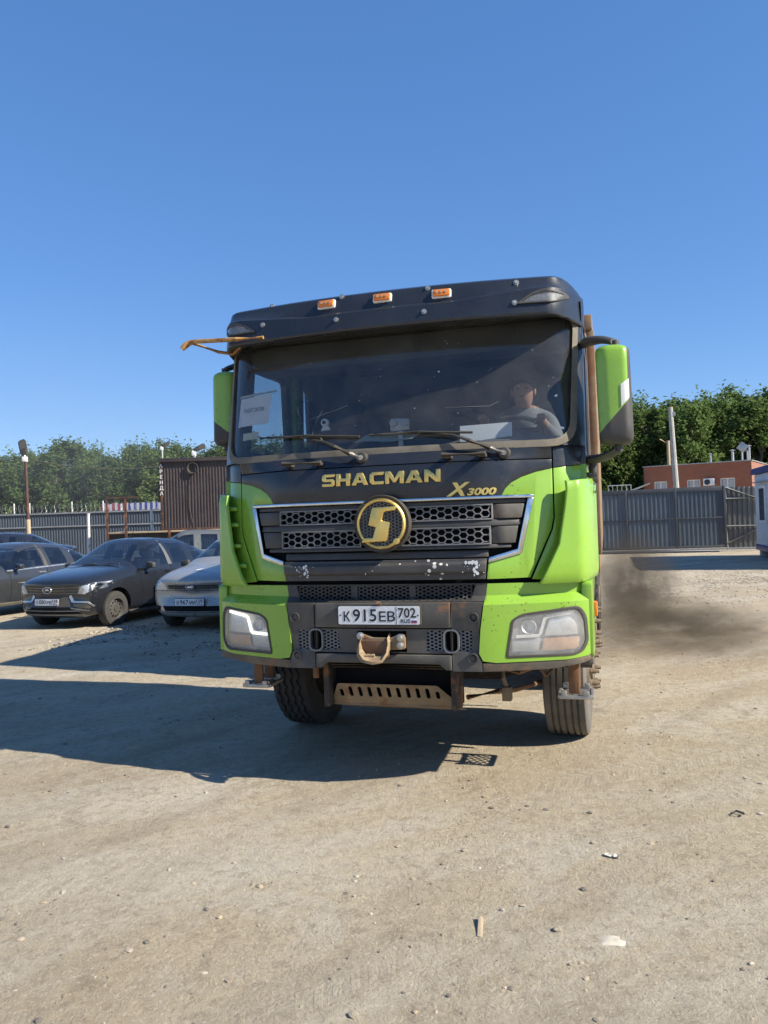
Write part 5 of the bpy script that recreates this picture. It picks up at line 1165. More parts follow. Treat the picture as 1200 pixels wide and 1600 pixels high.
# pallet cage and grey shed roof behind the gate
cg = empty('wire_cage', (1.55, 36, 2.0), 0, 'white wire pallet cage seen above the gate by the truck', 'cage')
bm = nb()
for k in range(6): bx(bm, 0.22*k, 0.22*k+0.03, 0, 0.03, 0, 1.0)
for z in (0.0, 0.33, 0.66, 1.0): bx(bm, 0, 1.13, -0.03, 0.0, z, z+0.03)
fin('cage_bars', bm, M['white'], cg, smooth=0)
bm = nb(); bx(bm, -0.1, 1.25, -0.1, 1.0, -2.0, -0.02); fin('cage_base', bm, M['gate_frame'], cg)
gs = empty('grey_outbuilding', (3.0, 46, 0), 0, 'low grey outbuilding with pitched roof left of the brick building', 'building')
bm = nb(); bx(bm, 0, 0.9, 0, 3, 0, 2.9); fin('wall', bm, M['blind'], gs); bm = nb(); prism(bm, [(-0.15, 2.91), (1.1, 3.35), (1.1, 3.42), (-0.15, 2.98)], -0.15, 3.1); fin('roof', bm, M['galv'], gs)

# --- white cabin with blue trim at the right edge
M['cab_white'] = pmat('white_cabin_panel', (0.62, 0.64, 0.66), 0.5, var=0.05, dust=0.1, dustcol=DUST); M['cab_blue'] = pmat('blue_trim', (0.012, 0.035, 0.18), 0.45, var=0.1)
cb = empty('site_cabin', (6.38, 24.6, 0), 0, 'white portable site cabin with blue trim at the right edge', 'cabin')
for k in range(11):
    bm = nb(); bx(bm, 0, 0.05, -0.62-k*0.62+0.006, -k*0.62-0.006, 0.42, 2.78); fin('wall_panel', bm, M['cab_white'], cb, bevel=0.006)
bm = nb(); bx(bm, 0.06, 2.4, -6.8, -0.01, 0.36, 2.86); fin('cabin_body', bm, M['cab_white'], cb)
bm = nb(); bx(bm, -0.03, 2.45, -6.86, 0.03, 0.22, 0.40); fin('base_trim', bm, M['cab_blue'], cb, bevel=0.01)
bm = nb(); bx(bm, -0.10, 2.5, -6.9, 0.08, 2.80, 3.0); fin('roof_trim', bm, M['cab_blue'], cb, bevel=0.01)
w_ = empty('window'); w_.parent = cb; w_.location = (-0.02, -1.9, 1.15)
bm = nb(); bx(bm, -0.03, 0.02, 0, 1.0, 0, 1.25); fin('window_frame', bm, M['upvc'], w_, bevel=0.01)
bm = nb(); bx(bm, -0.04, -0.031, 0.1, 0.48, 0.1, 1.15); fin('pane', bm, M['darkglass'], w_); bm = nb(); bx(bm, -0.04, -0.031, 0.53, 0.9, 0.1, 1.15); fin('pane', bm, M['darkglass'], w_)
bm = nb(); bx(bm, -0.16, 0.0, -2.3, -0.5, 2.5, 2.53); fin('awning', bm, M['galv'], cb)
for y in (-0.4, -3.4, -6.4):
    bm = nb(); bx(bm, 0.05, 0.45, y-0.2, y+0.2, 0, 0.22); fin('foot_block', bm, M['concrete'], cb)

# --- trees
def leafmat(name, col, col2):
    m = bpy.data.materials.new(name); m.use_nodes = True; nt = m.node_tree; nt.nodes.remove(nt.nodes['Principled BSDF'])
    oi = nt.nodes.new('ShaderNodeObjectInfo')
    f = ramp(nt, tex(nt, 0.9, 4, 0.7), [(0.3, 0.0), (0.7, 1.0)])
    c = mixc(nt, f, col, col2); hsv = nt.nodes.new('ShaderNodeHueSaturation'); nt.links.new(c, hsv.inputs['Color'])
    mr = nt.nodes.new('ShaderNodeMapRange'); mr.inputs[3].default_value = 0.8; mr.inputs[4].default_value = 1.2; nt.links.new(oi.outputs['Random'], mr.inputs[0]); nt.links.new(mr.outputs[0], hsv.inputs['Value'])
    d = nt.nodes.new('ShaderNodeBsdfDiffuse'); t = nt.nodes.new('ShaderNodeBsdfTranslucent'); mx = nt.nodes.new('ShaderNodeMixShader'); mx.inputs[0].default_value = 0.5
    nt.links.new(hsv.outputs[0], d.inputs[0]); nt.links.new(hsv.outputs[0], t.inputs[0]); nt.links.new(d.outputs[0], mx.inputs[1]); nt.links.new(t.outputs[0], mx.inputs[2]); nt.links.new(mx.outputs[0], nt.nodes['Material Output'].inputs[0])
    return m
M['leaf'] = leafmat('poplar_leaves', (0.078, 0.140, 0.046), (0.18, 0.23, 0.075))
M['bark'] = pmat('bark', (0.10, 0.085, 0.065), 0.9, var=0.3, vs=3)
def tree_meshes(seed, H, spread, base, nclump, per):
    rnd = random.Random(seed); bm = nb()
    pts = [(0.10*H*0.1*rnd.uniform(-1, 1)*k/6, 0.1*rnd.uniform(-1, 1)*k, H*0.86*k/6) for k in range(7)]
    tube(bm, pts, 0.2, 7, radii=[0.24*(1-0.13*k) for k in range(7)])
    V, F = [], []
    for c in range(nclump):
        t = rnd.random()**0.85; z = H*(base+(0.97-base)*t)
        w_ = 0.75+0.83*t if t < 0.3 else (1.0 if t < 0.62 else 1.0-0.62*((t-0.62)/0.38)**1.6)
        prof = w_*spread*(0.6+0.5*rnd.random())
        a = rnd.uniform(0, 2*pi); rr = prof*sqrt(rnd.uniform(0.25, 1)); cx, cy = rr*cos(a), rr*sin(a)
        z0 = max(H*0.12, z-0.5-rr*1.1); k = min(5, int(z0/(H*0.86)*6)); p0 = Vector(pts[k]); p0.z = z0
        if rnd.random() < 0.6: tube(bm, [p0, p0.lerp(Vector((cx, cy, z)), 0.55)+Vector((0, 0, 0.15)), (cx, cy, z)], 0.05, 4, radii=[0.07, 0.045, 0.015])
        cr = rnd.uniform(0.45, 0.85); ch = cr*rnd.uniform(1.1, 1.9)
        up = Vector((cx*0.25, cy*0.25, 1)).normalized()
        for q in range(per):
            g = Vector((rnd.gauss(0, 0.42)*cr, rnd.gauss(0, 0.42)*cr, rnd.gauss(0, 0.42)*ch))
            o = Vector((cx, cy, z))+g+up*(0.3*abs(g.z))
            n = (Vector((rnd.gauss(0, 1), rnd.gauss(0, 1), rnd.gauss(0.5, 0.8)))+g.normalized()*0.8).normalized(); s, tt = frame_of(n)
            a2 = rnd.uniform(0, 6.28); u = s*cos(a2)+tt*sin(a2); w = n.cross(u); L = rnd.uniform(0.11, 0.21); Wd = L*0.6; i = len(V)
            V += [o-u*L, o+w*Wd, o+u*L+n*0.03, o-w*Wd]; F.append((i, i+1, i+2, i+3))
    tr = tomesh('trunk', bm, M['bark'], smooth=60)
    me = bpy.data.meshes.new('crown'); me.from_pydata(V, [], F); me.materials.append(M['leaf'])
    return tr, me
TREES = [tree_meshes(31+i, 12.0, 2.3+0.3*(i % 3), 0.06+0.05*(i % 2), 100, 105) for i in range(6)]
ORD = 'first second third fourth fifth sixth seventh eighth ninth tenth eleventh twelfth thirteenth fourteenth fifteenth sixteenth seventeenth eighteenth nineteenth twentieth'.split()
def tree(x, y, h, i, rz, label, group, sx=1.0):
    k = h/12.0; t = empty('poplar_tree', (x, y, -0.05), rz, label, 'tree', group); t.scale = (k*sx, k*sx, k)
    tr, cr = TREES[i % len(TREES)]; link('trunk', tr, t); link('crown', cr, t)
random.seed(5)
n = 0
for row, d, step in ((0, 72, 2.35), (1, 78, 2.35)):
    s = -37.5-1.3*row; k = 0
    while s < -11.5:
        px = 600+s/d*1202
        topy = 703+9*sin(px*0.045)+random.uniform(-7, 9)-(px-150)*0.05+(12 if row == 0 else 0)
        hor = 812+(600-px)*0.0333
        h = (hor-topy)/1202*d+1.68
        p = far(s, d+random.uniform(-1.5, 1.5))
        k += 1
        lab = '%s leafy tree from the left in the %s row behind the left fence' % (ORD[max(0, k-1)], 'front' if row == 0 else 'rear')
        tree(p.x, p.y, h, n, random.uniform(0, 6.28), lab, 'row of trees behind the left fence', random.uniform(1.2, 1.5)); n += 1
        s += step*random.uniform(0.85, 1.15)
for row, d, step in ((0, 64, 2.7), (1, 70, 2.7)):
    s = 17.0+0.8*row; k = 0
    while s < 38:
        px = 600+s/d*1202
        topy = 628-(px-985)*0.09+9*sin(px*0.06)+random.uniform(-7, 9)+(12 if row == 0 else 0)
        hor = 812+(600-px)*0.0333
        h = (hor-topy)/1202*d+1.68
        p = far(s, d+random.uniform(-1.5, 1.5)); k += 1
        lab = '%s leafy tree from the truck in the %s row behind the brick building' % (ORD[k-1], 'front' if row == 0 else 'rear')
        tree(p.x, p.y, h, n, random.uniform(0, 6.28), lab, 'row of trees behind the brick building', random.uniform(1.15, 1.4)); n += 1
        s += step*random.uniform(0.85, 1.15)
k = 0; s = -10.0
while s < 16:
    p = far(s, 75+random.uniform(-2, 2)); k += 1
    tree(p.x, p.y, random.uniform(9.5, 11.0), n, random.uniform(0, 6.28), '%s leafy tree from the brown shed in the row hidden behind the truck' % ORD[k-1], 'row of trees behind the truck', 1.35); n += 1
    s += 2.9*random.uniform(0.9, 1.15)
# ================================================================== parked cars (front towards -y, length along +y)
M['black_paint'] = pmat('dusty_black_car_paint', (0.012, 0.014, 0.019), 0.16, var=0.1, dust=0.015, dustcol=(0.28, 0.25, 0.2), coat=0.5)
M['grey_paint'] = pmat('dark_grey_car_paint', (0.075, 0.08, 0.088), 0.2, 0.6, var=0.08, dust=0.05, dustcol=(0.28, 0.25, 0.2), coat=0.5)
M['silver_paint'] = pmat('dusty_silver_car_paint', (0.34, 0.345, 0.34), 0.28, 0.45, var=0.06, dust=0.14, dustcol=(0.36, 0.31, 0.23), coat=0.3)
M['beige_paint'] = pmat('silver_green_car_paint', (0.13, 0.145, 0.145), 0.3, 0.4, var=0.08, dust=0.15, dustcol=(0.36, 0.31, 0.23), coat=0.3)
M['navy_paint'] = pmat('dark_blue_car_paint', (0.02, 0.025, 0.045), 0.16, 0.3, var=0.08, dust=0.04, dustcol=(0.28, 0.25, 0.2), coat=0.5)
M['carglass'] = glassmat('car_glass', (0.5, 0.55, 0.56), 0.06, 0.012)
M['car_lens'] = glassmat('car_lamp_lens', (0.9, 0.92, 0.93), 0.05, 0.12, (0.6, 0.6, 0.58), 0.05)
M['car_trim'] = pmat('car_black_trim', (0.02, 0.021, 0.022), 0.55, var=0.2, dust=0.25, dustcol=(0.28, 0.25, 0.2))
M['car_grey'] = pmat('car_grey_trim', (0.14, 0.145, 0.15), 0.4, 0.4, var=0.15, dust=0.2, dustcol=(0.28, 0.25, 0.2))
M['car_bright'] = pmat('car_bright_trim', (0.5, 0.51, 0.52), 0.25, 0.8, var=0.1, dust=0.15, dustcol=(0.3, 0.27, 0.22))
M['car_tyre'] = pmat('car_tyre', (0.03, 0.029, 0.028), 0.8, var=0.2, vs=9, dust=0.07, dustcol=(0.22, 0.19, 0.15), ds=6)
def car_body(rows, win):
    """rows: stations (y, sweep, zbot, wsill, wmax, zmid, wbelt, zbelt, wtop, ztop_edge, ztop); win: {(station, band): material slot}"""
    bm = nb(); rings = []
    for (y, sw, zb, ws, wm, zm, wb, zbl, wt, zte, ztc) in rows:
        half = [(0, zb), (ws*0.8, zb), (ws, zb+0.07), (wm, zm), (wb, zbl), (wt, zte), (wt*0.55, zte*0.25+ztc*0.75), (0, ztc)]
        P = [(x, z) for x, z in half]; full = P+[(-x, z) for x, z in half[-2:0:-1]]
        mx_ = max(wm, 0.01)
        rings.append([bm.verts.new((x, y+sw*(x/mx_)**2, z)) for x, z in full])
    n = len(rings[0])
    for i, (a, b_) in enumerate(zip(rings, rings[1:])):
        for k in range(n):
            f = bm.faces.new((a[k], a[(k+1) % n], b_[(k+1) % n], b_[k]))
            band = k if k < 7 else n-1-k
            f.material_index = win.get((i, band), 0) if not (win.get((i, band), 0) > 1 and k >= 7) else win[(i, band)]+4*(1 if win[(i, band)] >= 2 and band == 4 else 0)
    for ring, flip in ((rings[0], 1), (rings[-1], 0)):
        c = bm.verts.new(sum((v.co for v in ring), Vector())/n)
        for k in range(n): bm.faces.new((ring[k], c, ring[(k+1) % n]) if flip else (ring[(k+1) % n], c, ring[k]))
    bmesh.ops.recalc_face_normals(bm, faces=bm.faces)
    return bm
def make_car(name, label, paint, rows, win, axles, R, W, loc, rz, opts):
    car = empty(name, loc, rz, label, 'car')
    bm = car_body(rows, win)
    me = bpy.data.meshes.new('tmp'); bm.to_mesh(me); bm.free()
    for k in range(10): me.materials.append(M['ink'])
    o = bpy.data.objects.new('tmp', me); C.objects.link(o)
    sm = o.modifiers.new('s', 'SUBSURF'); sm.levels = 2; sm.render_levels = 2
    cb_ = nb()
    for y in axles:
        for s in (1, -1): cyl(cb_, (s*(W*0.5-0.24), y, R+0.01), (s*(W*0.5+0.3), y, R+0.01), R+0.055, n=36)
    cm = tomesh('cut', cb_, M['ink'], smooth=0); co = bpy.data.objects.new('cut', cm); C.objects.link(co)
    bo = o.modifiers.new('b', 'BOOLEAN'); bo.object = co; bo.operation = 'DIFFERENCE'; bo.solver = 'EXACT'
    ev = evalmesh(o); bpy.data.objects.remove(o); bpy.data.objects.remove(co)
    bm = nb(); bm.from_mesh(ev); bvh = BVHTree.FromBMesh(bm); bm.free()
    # split by slot: 0 body, 1 windscreen, 2..5 left windows, 6..9 right windows
    names = {1: 'windscreen', 2: 'side_window', 3: 'side_window', 4: 'side_window', 5: 'rear_window', 6: 'side_window', 7: 'side_window', 8: 'side_window', 9: 'rear_window'}
    vco = [v.co.copy() for v in ev.vertices]
    for slot in range(10):
        polys = [p for p in ev.polygons if p.material_index == slot or (slot == 0 and p.material_index > 9)]
        if not polys: continue
        idx = {}; V = []; F = []
        for p in polys:
            f = []
            for vi in p.vertices:
                if vi not in idx: idx[vi] = len(V); V.append(vco[vi])
                f.append(idx[vi])
            F.append(f)
        m_ = bpy.data.meshes.new('car_body' if slot == 0 else names[slot]); m_.from_pydata(V, [], F); m_.materials.append(M[paint] if slot == 0 else M['carglass'])
        m_.polygons.foreach_set('use_smooth', [True]*len(F)); m_.set_sharp_from_angle(angle=radians(32)); link(m_.name, m_, car)
    bpy.data.meshes.remove(ev)
    def sy(x, z, off=0.0):
        h = bvh.ray_cast(Vector((x, -2, z)), Vector((0, 1, 0))); return (h[0].y if h[0] else 0.3)-off
    def syr(x, z, off=0.0):
        h = bvh.ray_cast(Vector((x, 8, z)), Vector((0, -1, 0))); return (h[0].y if h[0] else 4.2)+off
    def sx(s, y, z, off=0.0):
        h = bvh.ray_cast(Vector((s*3, y, z)), Vector((-s, 0, 0))); return (h[0].x if h[0] else s*0.8)+s*off
    def fp(nm, poly, mat, off=0.006, th=0.012, both=False, parent=None, holes=()):
        for f in ((lambda p: p), mir) if both else ((lambda p: p),):
            fin(nm, sheet(f(poly), lambda x, z: sy(x, z, off), th, holes=tuple(f(h) for h in holes), dx=0.05, dz=0.05), M[mat], parent or car, bevel=0.0)
    def side(nm, poly, mat, off=0.004, th=0.01, sides=(1, -1)):
        for s in sides:
            bm = sheet(poly, lambda a, b_: 0.0, 0.0, dx=0.12, dz=0.08)
            for v in bm.verts: v.co = Vector((sx(s, v.co.x, v.co.z, off), v.co.x, v.co.z))
            fin(nm, bm, M[mat], car)
    # wheels
    tb_ = nb(); w2 = opts.get('tw', 0.185)/2
    lathe(tb_, [(R*0.62, -w2*0.9), (R*0.85, -w2), (R*0.97, -w2*0.85), (R, -w2*0.6), (R, w2*0.6), (R*0.97, w2*0.85), (R*0.85, w2), (R*0.62, w2*0.9)], 36); tm = tomesh('tyre', tb_, M['car_tyre'], smooth=40)
    rb = nb(); lathe(rb, [(R*0.63, -w2*0.9), (R*0.63, w2*0.9), (R*0.60, w2*0.95), (R*0.56, w2*0.6), (R*0.50, w2*0.35), (R*0.30, w2*0.62), (R*0.16, w2*0.62), (R*0.14, w2*0.75), (0, w2*0.78)], 36); rm = tomesh('rim', rb, M[opts.get('rim', 'car_grey')], smooth=40)
    hb = nb()
    for k in range(12): a = 2*pi*k/12; cyl(hb, (w2*0.48, R*0.41*cos(a), R*0.41*sin(a)), (w2*0.56, R*0.41*cos(a), R*0.41*sin(a)), R*0.055, n=8)
    hm = tomesh('rim_holes', hb, M['void']); hm_kind = 'stuff'
    bb_ = nb(); cyl(bb_, (-w2*0.5, 0, 0), (w2*0.3, 0, 0), R*0.5, n=20); bkm = tomesh('brake_drum', bb_, M['void'])
    for y in axles:
        for s in (1, -1):
            w_ = empty('wheel', (s*(W*0.5-0.135), y, R), 0 if s > 0 else pi); w_.parent = car
            link('tyre', tm, w_); link('rim', rm, w_); tag(link('rim_holes', hm, w_), kind='stuff'); link('brake_drum', bkm, w_)
    # arches lined dark, seats inside
    for y in axles:
        for s in (1, -1):
            bm = nb(); bx(bm, s*(W*0.5-0.29), s*(W*0.5-0.26), y-R-0.05, y+R+0.05, 0.2, R*2+0.1); fin('arch_liner', bm, M['void'], car)
    ys = opts['seats']
    for y in ys:
        for s in (1, -1):
            bm = nb(); bx(bm, s*0.36-0.24, s*0.36+0.24, y, y+0.12, 0.5, 1.08); bx(bm, s*0.36-0.12, s*0.36+0.12, y+0.02, y+0.1, 1.1, 1.26); bx(bm, s*0.36-0.24, s*0.36+0.24, y-0.48, y, 0.42, 0.58); fin('seat', bm, M['seat'], car, bevel=0.03)
    if opts.get('dash', True):
        bm = nb(); bx(bm, -0.66, 0.66, ys[0]-1.0, ys[0]-0.72, 0.7, 0.93); fin('dashboard', bm, M['interior'], car, bevel=0.04)
    for s in (1, -1):
        y, z = opts['mirror']
        bm = nb(); x = sx(s, y, z-0.05)
        prism(bm, rpoly([(s*0.03, z-0.01), (s*0.20, z-0.02), (s*0.21, z+0.075), (s*0.06, z+0.10)], 0.03), y, y+0.09)
        for v in bm.verts: v.co.x += x
        cyl(bm, (x-s*0.02, y+0.05, z-0.05), (x+s*0.1, y+0.05, z), 0.025, n=8)
        fin('door_mirror', bm, M[opts.get('mirror_mat', 'car_trim')], car, bevel=0.012)
    for d in opts['handles']:
        for s in (1, -1):
            x = sx(s, d[0], d[1], 0.012); bm = nb(); bx(bm, x-0.012, x+0.012, d[0]-0.09, d[0]+0.09, d[1]-0.016, d[1]+0.016); fin('door_handle', bm, M[opts.get('handle_mat', paint)], car, bevel=0.006)
    for y, z0, z1 in opts['seams']:
        side('door_seam', [(y-0.005, z0), (y+0.005, z0), (y+0.005, z1), (y-0.005, z1)], 'void', 0.0025)
    side('sill_trim', [(axles[0]+R+0.08, 0.20), (axles[1]-R-0.08, 0.20), (axles[1]-R-0.08, 0.27), (axles[0]+R+0.08, 0.27)], opts.get('sill', 'car_trim'), 0.006)
    return car, fp, side, sy, sx
# (station, band) -> slot: band 4 is the side glass, bands 5 and 6 the windscreen / roof / rear glass
HATCH = [(0.03, 0.18, 0.34, 0.54, 0.70, 0.50, 0.69, 0.70, 0.58, 0.765, 0.785), (0.09, 0.17, 0.21, 0.72, 0.80, 0.50, 0.77, 0.75, 0.64, 0.83, 0.86), (0.42, 0.08, 0.20, 0.80, 0.845, 0.56, 0.80, 0.83, 0.67, 0.915, 0.945),
         (0.95, 0.0, 0.20, 0.81, 0.85, 0.60, 0.81, 0.89, 0.68, 0.98, 1.01), (1.20, 0.0, 0.20, 0.81, 0.85, 0.62, 0.82, 0.92, 0.67, 1.005, 1.035), (1.27, 0.0, 0.20, 0.81, 0.85, 0.62, 0.82, 0.925, 0.66, 1.04, 1.07),
         (1.98, 0.0, 0.20, 0.81, 0.85, 0.62, 0.815, 0.95, 0.565, 1.41, 1.455), (2.08, 0.0, 0.20, 0.81, 0.85, 0.62, 0.815, 0.95, 0.56, 1.435, 1.485), (2.33, 0.0, 0.20, 0.81, 0.85, 0.62, 0.815, 0.955, 0.555, 1.45, 1.50), (2.41, 0.0, 0.20, 0.81, 0.85, 0.62, 0.815, 0.957, 0.555, 1.45, 1.50),
         (3.05, 0.0, 0.20, 0.81, 0.85, 0.63, 0.81, 0.975, 0.55, 1.42, 1.47), (3.13, 0.0, 0.20, 0.81, 0.85, 0.63, 0.81, 0.98, 0.55, 1.41, 1.46), (3.45, 0.0, 0.20, 0.81, 0.85, 0.64, 0.80, 1.0, 0.56, 1.32, 1.37), (3.98, -0.05, 0.21, 0.79, 0.83, 0.65, 0.76, 1.02, 0.62, 1.10, 1.13),
         (4.17, -0.08, 0.24, 0.74, 0.80, 0.62, 0.72, 0.99, 0.60, 1.06, 1.08), (4.25, -0.12, 0.34, 0.6, 0.72, 0.62, 0.66, 0.90, 0.5, 0.98, 1.0)]
HW = {(5, 5): 1, (5, 6): 1, (5, 4): 2, (6, 4): 2, (7, 4): 2, (9, 4): 3, (11, 4): 4, (12, 5): 5, (12, 6): 5}
# black liftback
car, fp, side, sy, sx = make_car('black_hatchback', 'dusty black hatchback parked between the grey sedan and the silver car', 'black_paint', HATCH, HW, (0.80, 3.28), 0.305, 1.70,
    (-7.60, 6.10, 0), radians(-4), dict(seats=(2.2, 3.05), mirror=(1.55, 0.97), mirror_mat='car_trim', handles=((2.25, 0.86), (3.0, 0.88)), seams=((1.45, 0.3, 0.93), (2.37, 0.28, 0.95), (3.08, 0.35, 0.97)), rim='car_trim'))
fp('grille_back', [(-0.50, 0.60), (0.50, 0.60), (0.56, 0.755), (-0.56, 0.755)], 'car_trim')
for z0 in (0.622, 0.668, 0.715): fp('grille_slat', [(-0.51-(z0-0.6)*0.3, z0), (0.51+(z0-0.6)*0.3, z0), (0.51+(z0-0.58)*0.3, z0+0.016), (-0.51-(z0-0.58)*0.3, z0+0.016)], 'car_grey', 0.014)
fp('headlight', [(0.53, 0.625), (0.64, 0.615), (0.80, 0.70), (0.83, 0.80), (0.74, 0.79), (0.58, 0.735)], 'reflector', 0.004, both=True)
fp('headlight_bezel', [(0.53, 0.625), (0.60, 0.62), (0.66, 0.70), (0.62, 0.735), (0.58, 0.73)], 'lamp_grey', 0.012, both=True)
fp('headlight_lens', [(0.52, 0.615), (0.64, 0.605), (0.81, 0.695), (0.84, 0.81), (0.74, 0.80), (0.57, 0.745)], 'car_lens', 0.022, 0.0, both=True)
fp('lower_intake', [(-0.58, 0.29), (0.58, 0.29), (0.50, 0.40), (-0.50, 0.40)], 'void'); fp('intake_bar', [(-0.62, 0.262), (0.62, 0.262), (0.60, 0.288), (-0.60, 0.288)], 'car_grey', 0.016); fp('intake_bar', [(-0.56, 0.335), (0.56, 0.335), (0.55, 0.35), (-0.55, 0.35)], 'car_grey', 0.012)
fp('bumper_trim', [(0.375, 0.595), (0.40, 0.60), (0.445, 0.505), (0.70, 0.495), (0.765, 0.42), (0.755, 0.40), (0.69, 0.47), (0.42, 0.48), (0.36, 0.57)], 'car_bright', 0.012, both=True)
fp('bumper_trim', [(0.42, 0.40), (0.70, 0.345), (0.69, 0.33), (0.42, 0.38)], 'car_grey', 0.012, both=True); fp('fog_recess', [(0.45, 0.462), (0.67, 0.452), (0.73, 0.40), (0.70, 0.375), (0.46, 0.415)], 'car_trim', 0.006, both=True)
fp('plate_recess', [(-0.40, 0.41), (0.40, 0.41), (0.35, 0.585), (-0.35, 0.585)], 'car_trim', 0.004)
licence(car, (-0.03, sy(0, 0.49, 0.03), 0.49), (radians(-4), 0, 0), ('О', '080', 'РВ'), '159', 0.95)
bm = nb(); lathe(bm, [(0.085+0.012*cos(t), 0.012*sin(t)) for t in [2*pi*k/8 for k in range(9)]], 24, Matrix.Translation((0, sy(0, 0.69, 0.03), 0.69)) @ Matrix.Scale(0.6, 4, (0, 0, 1)) @ XM); prism(bm, [(-0.055, 0.68), (0.055, 0.68), (0.02, 0.715), (-0.02, 0.715)], sy(0, 0.69, 0.036), sy(0, 0.69, 0.0)); fin('emblem', bm, M['car_bright'], car)
for x0, x1 in ((-0.55, 0.02), (0.0, 0.55)):
    bm = nb(); tube(bm, [(x0, 1.18, 1.05), ((x0+x1)/2, 1.22, 1.062), (x1, 1.20, 1.055)], 0.011, 6); fin('wiper', bm, M['car_trim'], car)
bm = nb(); tube(bm, [(0.0, 2.15, 1.49), (0.02, 2.28, 1.60)], 0.008, 6); fin('aerial', bm, M['car_trim'], car)
side('window_trim', [(2.30, 0.975), (2.42, 0.975), (2.37, 1.43), (2.31, 1.43)], 'car_grey', 0.004)
# silver hatchback beside the truck
KAL = [(y*0.97, sw, zb, ws*0.985, wm*0.985, zm, wb*0.985, zbl+0.01, wt*0.985, zte+0.01, ztc+0.012) for (y, sw, zb, ws, wm, zm, wb, zbl, wt, zte, ztc) in HATCH]
car, fp, side, sy, sx = make_car('silver_hatchback', 'dusty silver car with chipped bonnet parked nearest the truck', 'silver_paint', KAL, HW, (0.78, 3.18), 0.29, 1.66,
    (-5.02, 6.25, 0), radians(1), dict(seats=(2.1, 2.95), mirror=(1.5, 0.98), mirror_mat='car_trim', handles=((2.2, 0.86),), seams=((1.4, 0.3, 0.93), (2.3, 0.28, 0.95)), rim='car_grey'))
fp('grille_slat', [(-0.44, 0.675), (0.44, 0.675), (0.44, 0.74), (-0.44, 0.74)], 'car_trim'); fp('grille_bar', [(-0.44, 0.70), (0.44, 0.70), (0.44, 0.712), (-0.44, 0.712)], 'car_grey', 0.014)
fp('headlight', [(0.47, 0.66), (0.70, 0.665), (0.795, 0.73), (0.77, 0.82), (0.61, 0.80), (0.49, 0.745)], 'reflector', 0.004, both=True)
fp('headlight_lens', [(0.46, 0.65), (0.71, 0.655), (0.805, 0.73), (0.78, 0.83), (0.60, 0.81), (0.48, 0.755)], 'car_lens', 0.016, 0.0, both=True)
fp('lower_intake', [(-0.50, 0.325), (0.50, 0.325), (0.56, 0.405), (-0.56, 0.405)], 'void'); fp('intake_lip', [(-0.52, 0.30), (0.52, 0.30), (0.52, 0.315), (-0.52, 0.315)], 'car_grey', 0.014)
fp('fog_recess', [(0.62, 0.32), (0.72, 0.34), (0.72, 0.41), (0.60, 0.40)], 'void', both=True)
fp('bumper_seam', [(-0.74, 0.645), (0.74, 0.645), (0.74, 0.651), (-0.74, 0.651)], 'void', 0.003, 0.006)
licence(car, (-0.02, sy(0, 0.46, 0.03), 0.47), (radians(-3), 0, 0), ('В', '967', 'ММ'), '159', 0.98)
bm = nb(); lathe(bm, [(0.065+0.01*cos(t), 0.01*sin(t)) for t in [2*pi*k/8 for k in range(9)]], 24, Matrix.Translation((0, sy(0, 0.71, 0.03), 0.71)) @ Matrix.Scale(0.55, 4, (0, 0, 1)) @ XM); bx(bm, -0.04, 0.04, sy(0, 0.71, 0.03), sy(0, 0.71, 0.0), 0.695, 0.725); fin('emblem', bm, M['car_bright'], car)
def on_top(bvx, x, y): return 0
chip = [(-0.05, 0.0), (0.0, 0.05), (0.10, 0.10), (0.07, 0.03), (0.02, -0.02), (-0.04, -0.03)]
hz = 0.905; bm = nb(); f = [bm.verts.new((x*0.9-0.02, 0.40+y*0.9, 0)) for x, y in chip]; bm.faces.new(f)
def htop(x, y): return 0.872+(y-0.09)*0.25
for v in bm.verts: v.co.z = htop(v.co.x, v.co.y)+0.016
fin('bonnet_chip', bm, M['white'], car)
# grey sedan: longer, lower
SED = [(0.03, 0.22, 0.36, 0.52, 0.70, 0.50, 0.68, 0.64, 0.55, 0.70, 0.72), (0.12, 0.2, 0.22, 0.74, 0.84, 0.50, 0.80, 0.69, 0.64, 0.77, 0.79), (0.5, 0.08, 0.19, 0.85, 0.90, 0.56, 0.86, 0.78, 0.70, 0.87, 0.89),
       (1.2, 0.0, 0.19, 0.87, 0.92, 0.62, 0.88, 0.87, 0.72, 0.95, 0.98), (1.48, 0.0, 0.19, 0.87, 0.92, 0.63, 0.88, 0.90, 0.70, 0.99, 1.01), (1.56, 0.0, 0.19, 0.87, 0.92, 0.63, 0.88, 0.91, 0.69, 1.02, 1.05),
       (2.30, 0.0, 0.19, 0.87, 0.92, 0.64, 0.875, 0.935, 0.60, 1.37, 1.42), (2.42, 0.0, 0.19, 0.87, 0.92, 0.64, 0.875, 0.94, 0.59, 1.40, 1.45), (2.66, 0.0, 0.19, 0.87, 0.92, 0.64, 0.875, 0.945, 0.585, 1.42, 1.47), (2.74, 0.0, 0.19, 0.87, 0.92, 0.64, 0.875, 0.947, 0.585, 1.42, 1.47),
       (3.40, 0.0, 0.19, 0.87, 0.92, 0.65, 0.87, 0.965, 0.58, 1.37, 1.42), (3.46, 0.0, 0.19, 0.87, 0.92, 0.65, 0.87, 0.967, 0.58, 1.355, 1.405), (3.80, 0.0, 0.19, 0.87, 0.92, 0.66, 0.865, 0.98, 0.60, 1.23, 1.28), (4.22, 0.0, 0.20, 0.86, 0.90, 0.66, 0.84, 0.985, 0.66, 1.04, 1.07),
       (4.72, -0.08, 0.24, 0.80, 0.86, 0.64, 0.78, 0.96, 0.64, 1.02, 1.04), (4.86, -0.14, 0.36, 0.6, 0.74, 0.64, 0.7, 0.86, 0.5, 0.93, 0.95)]
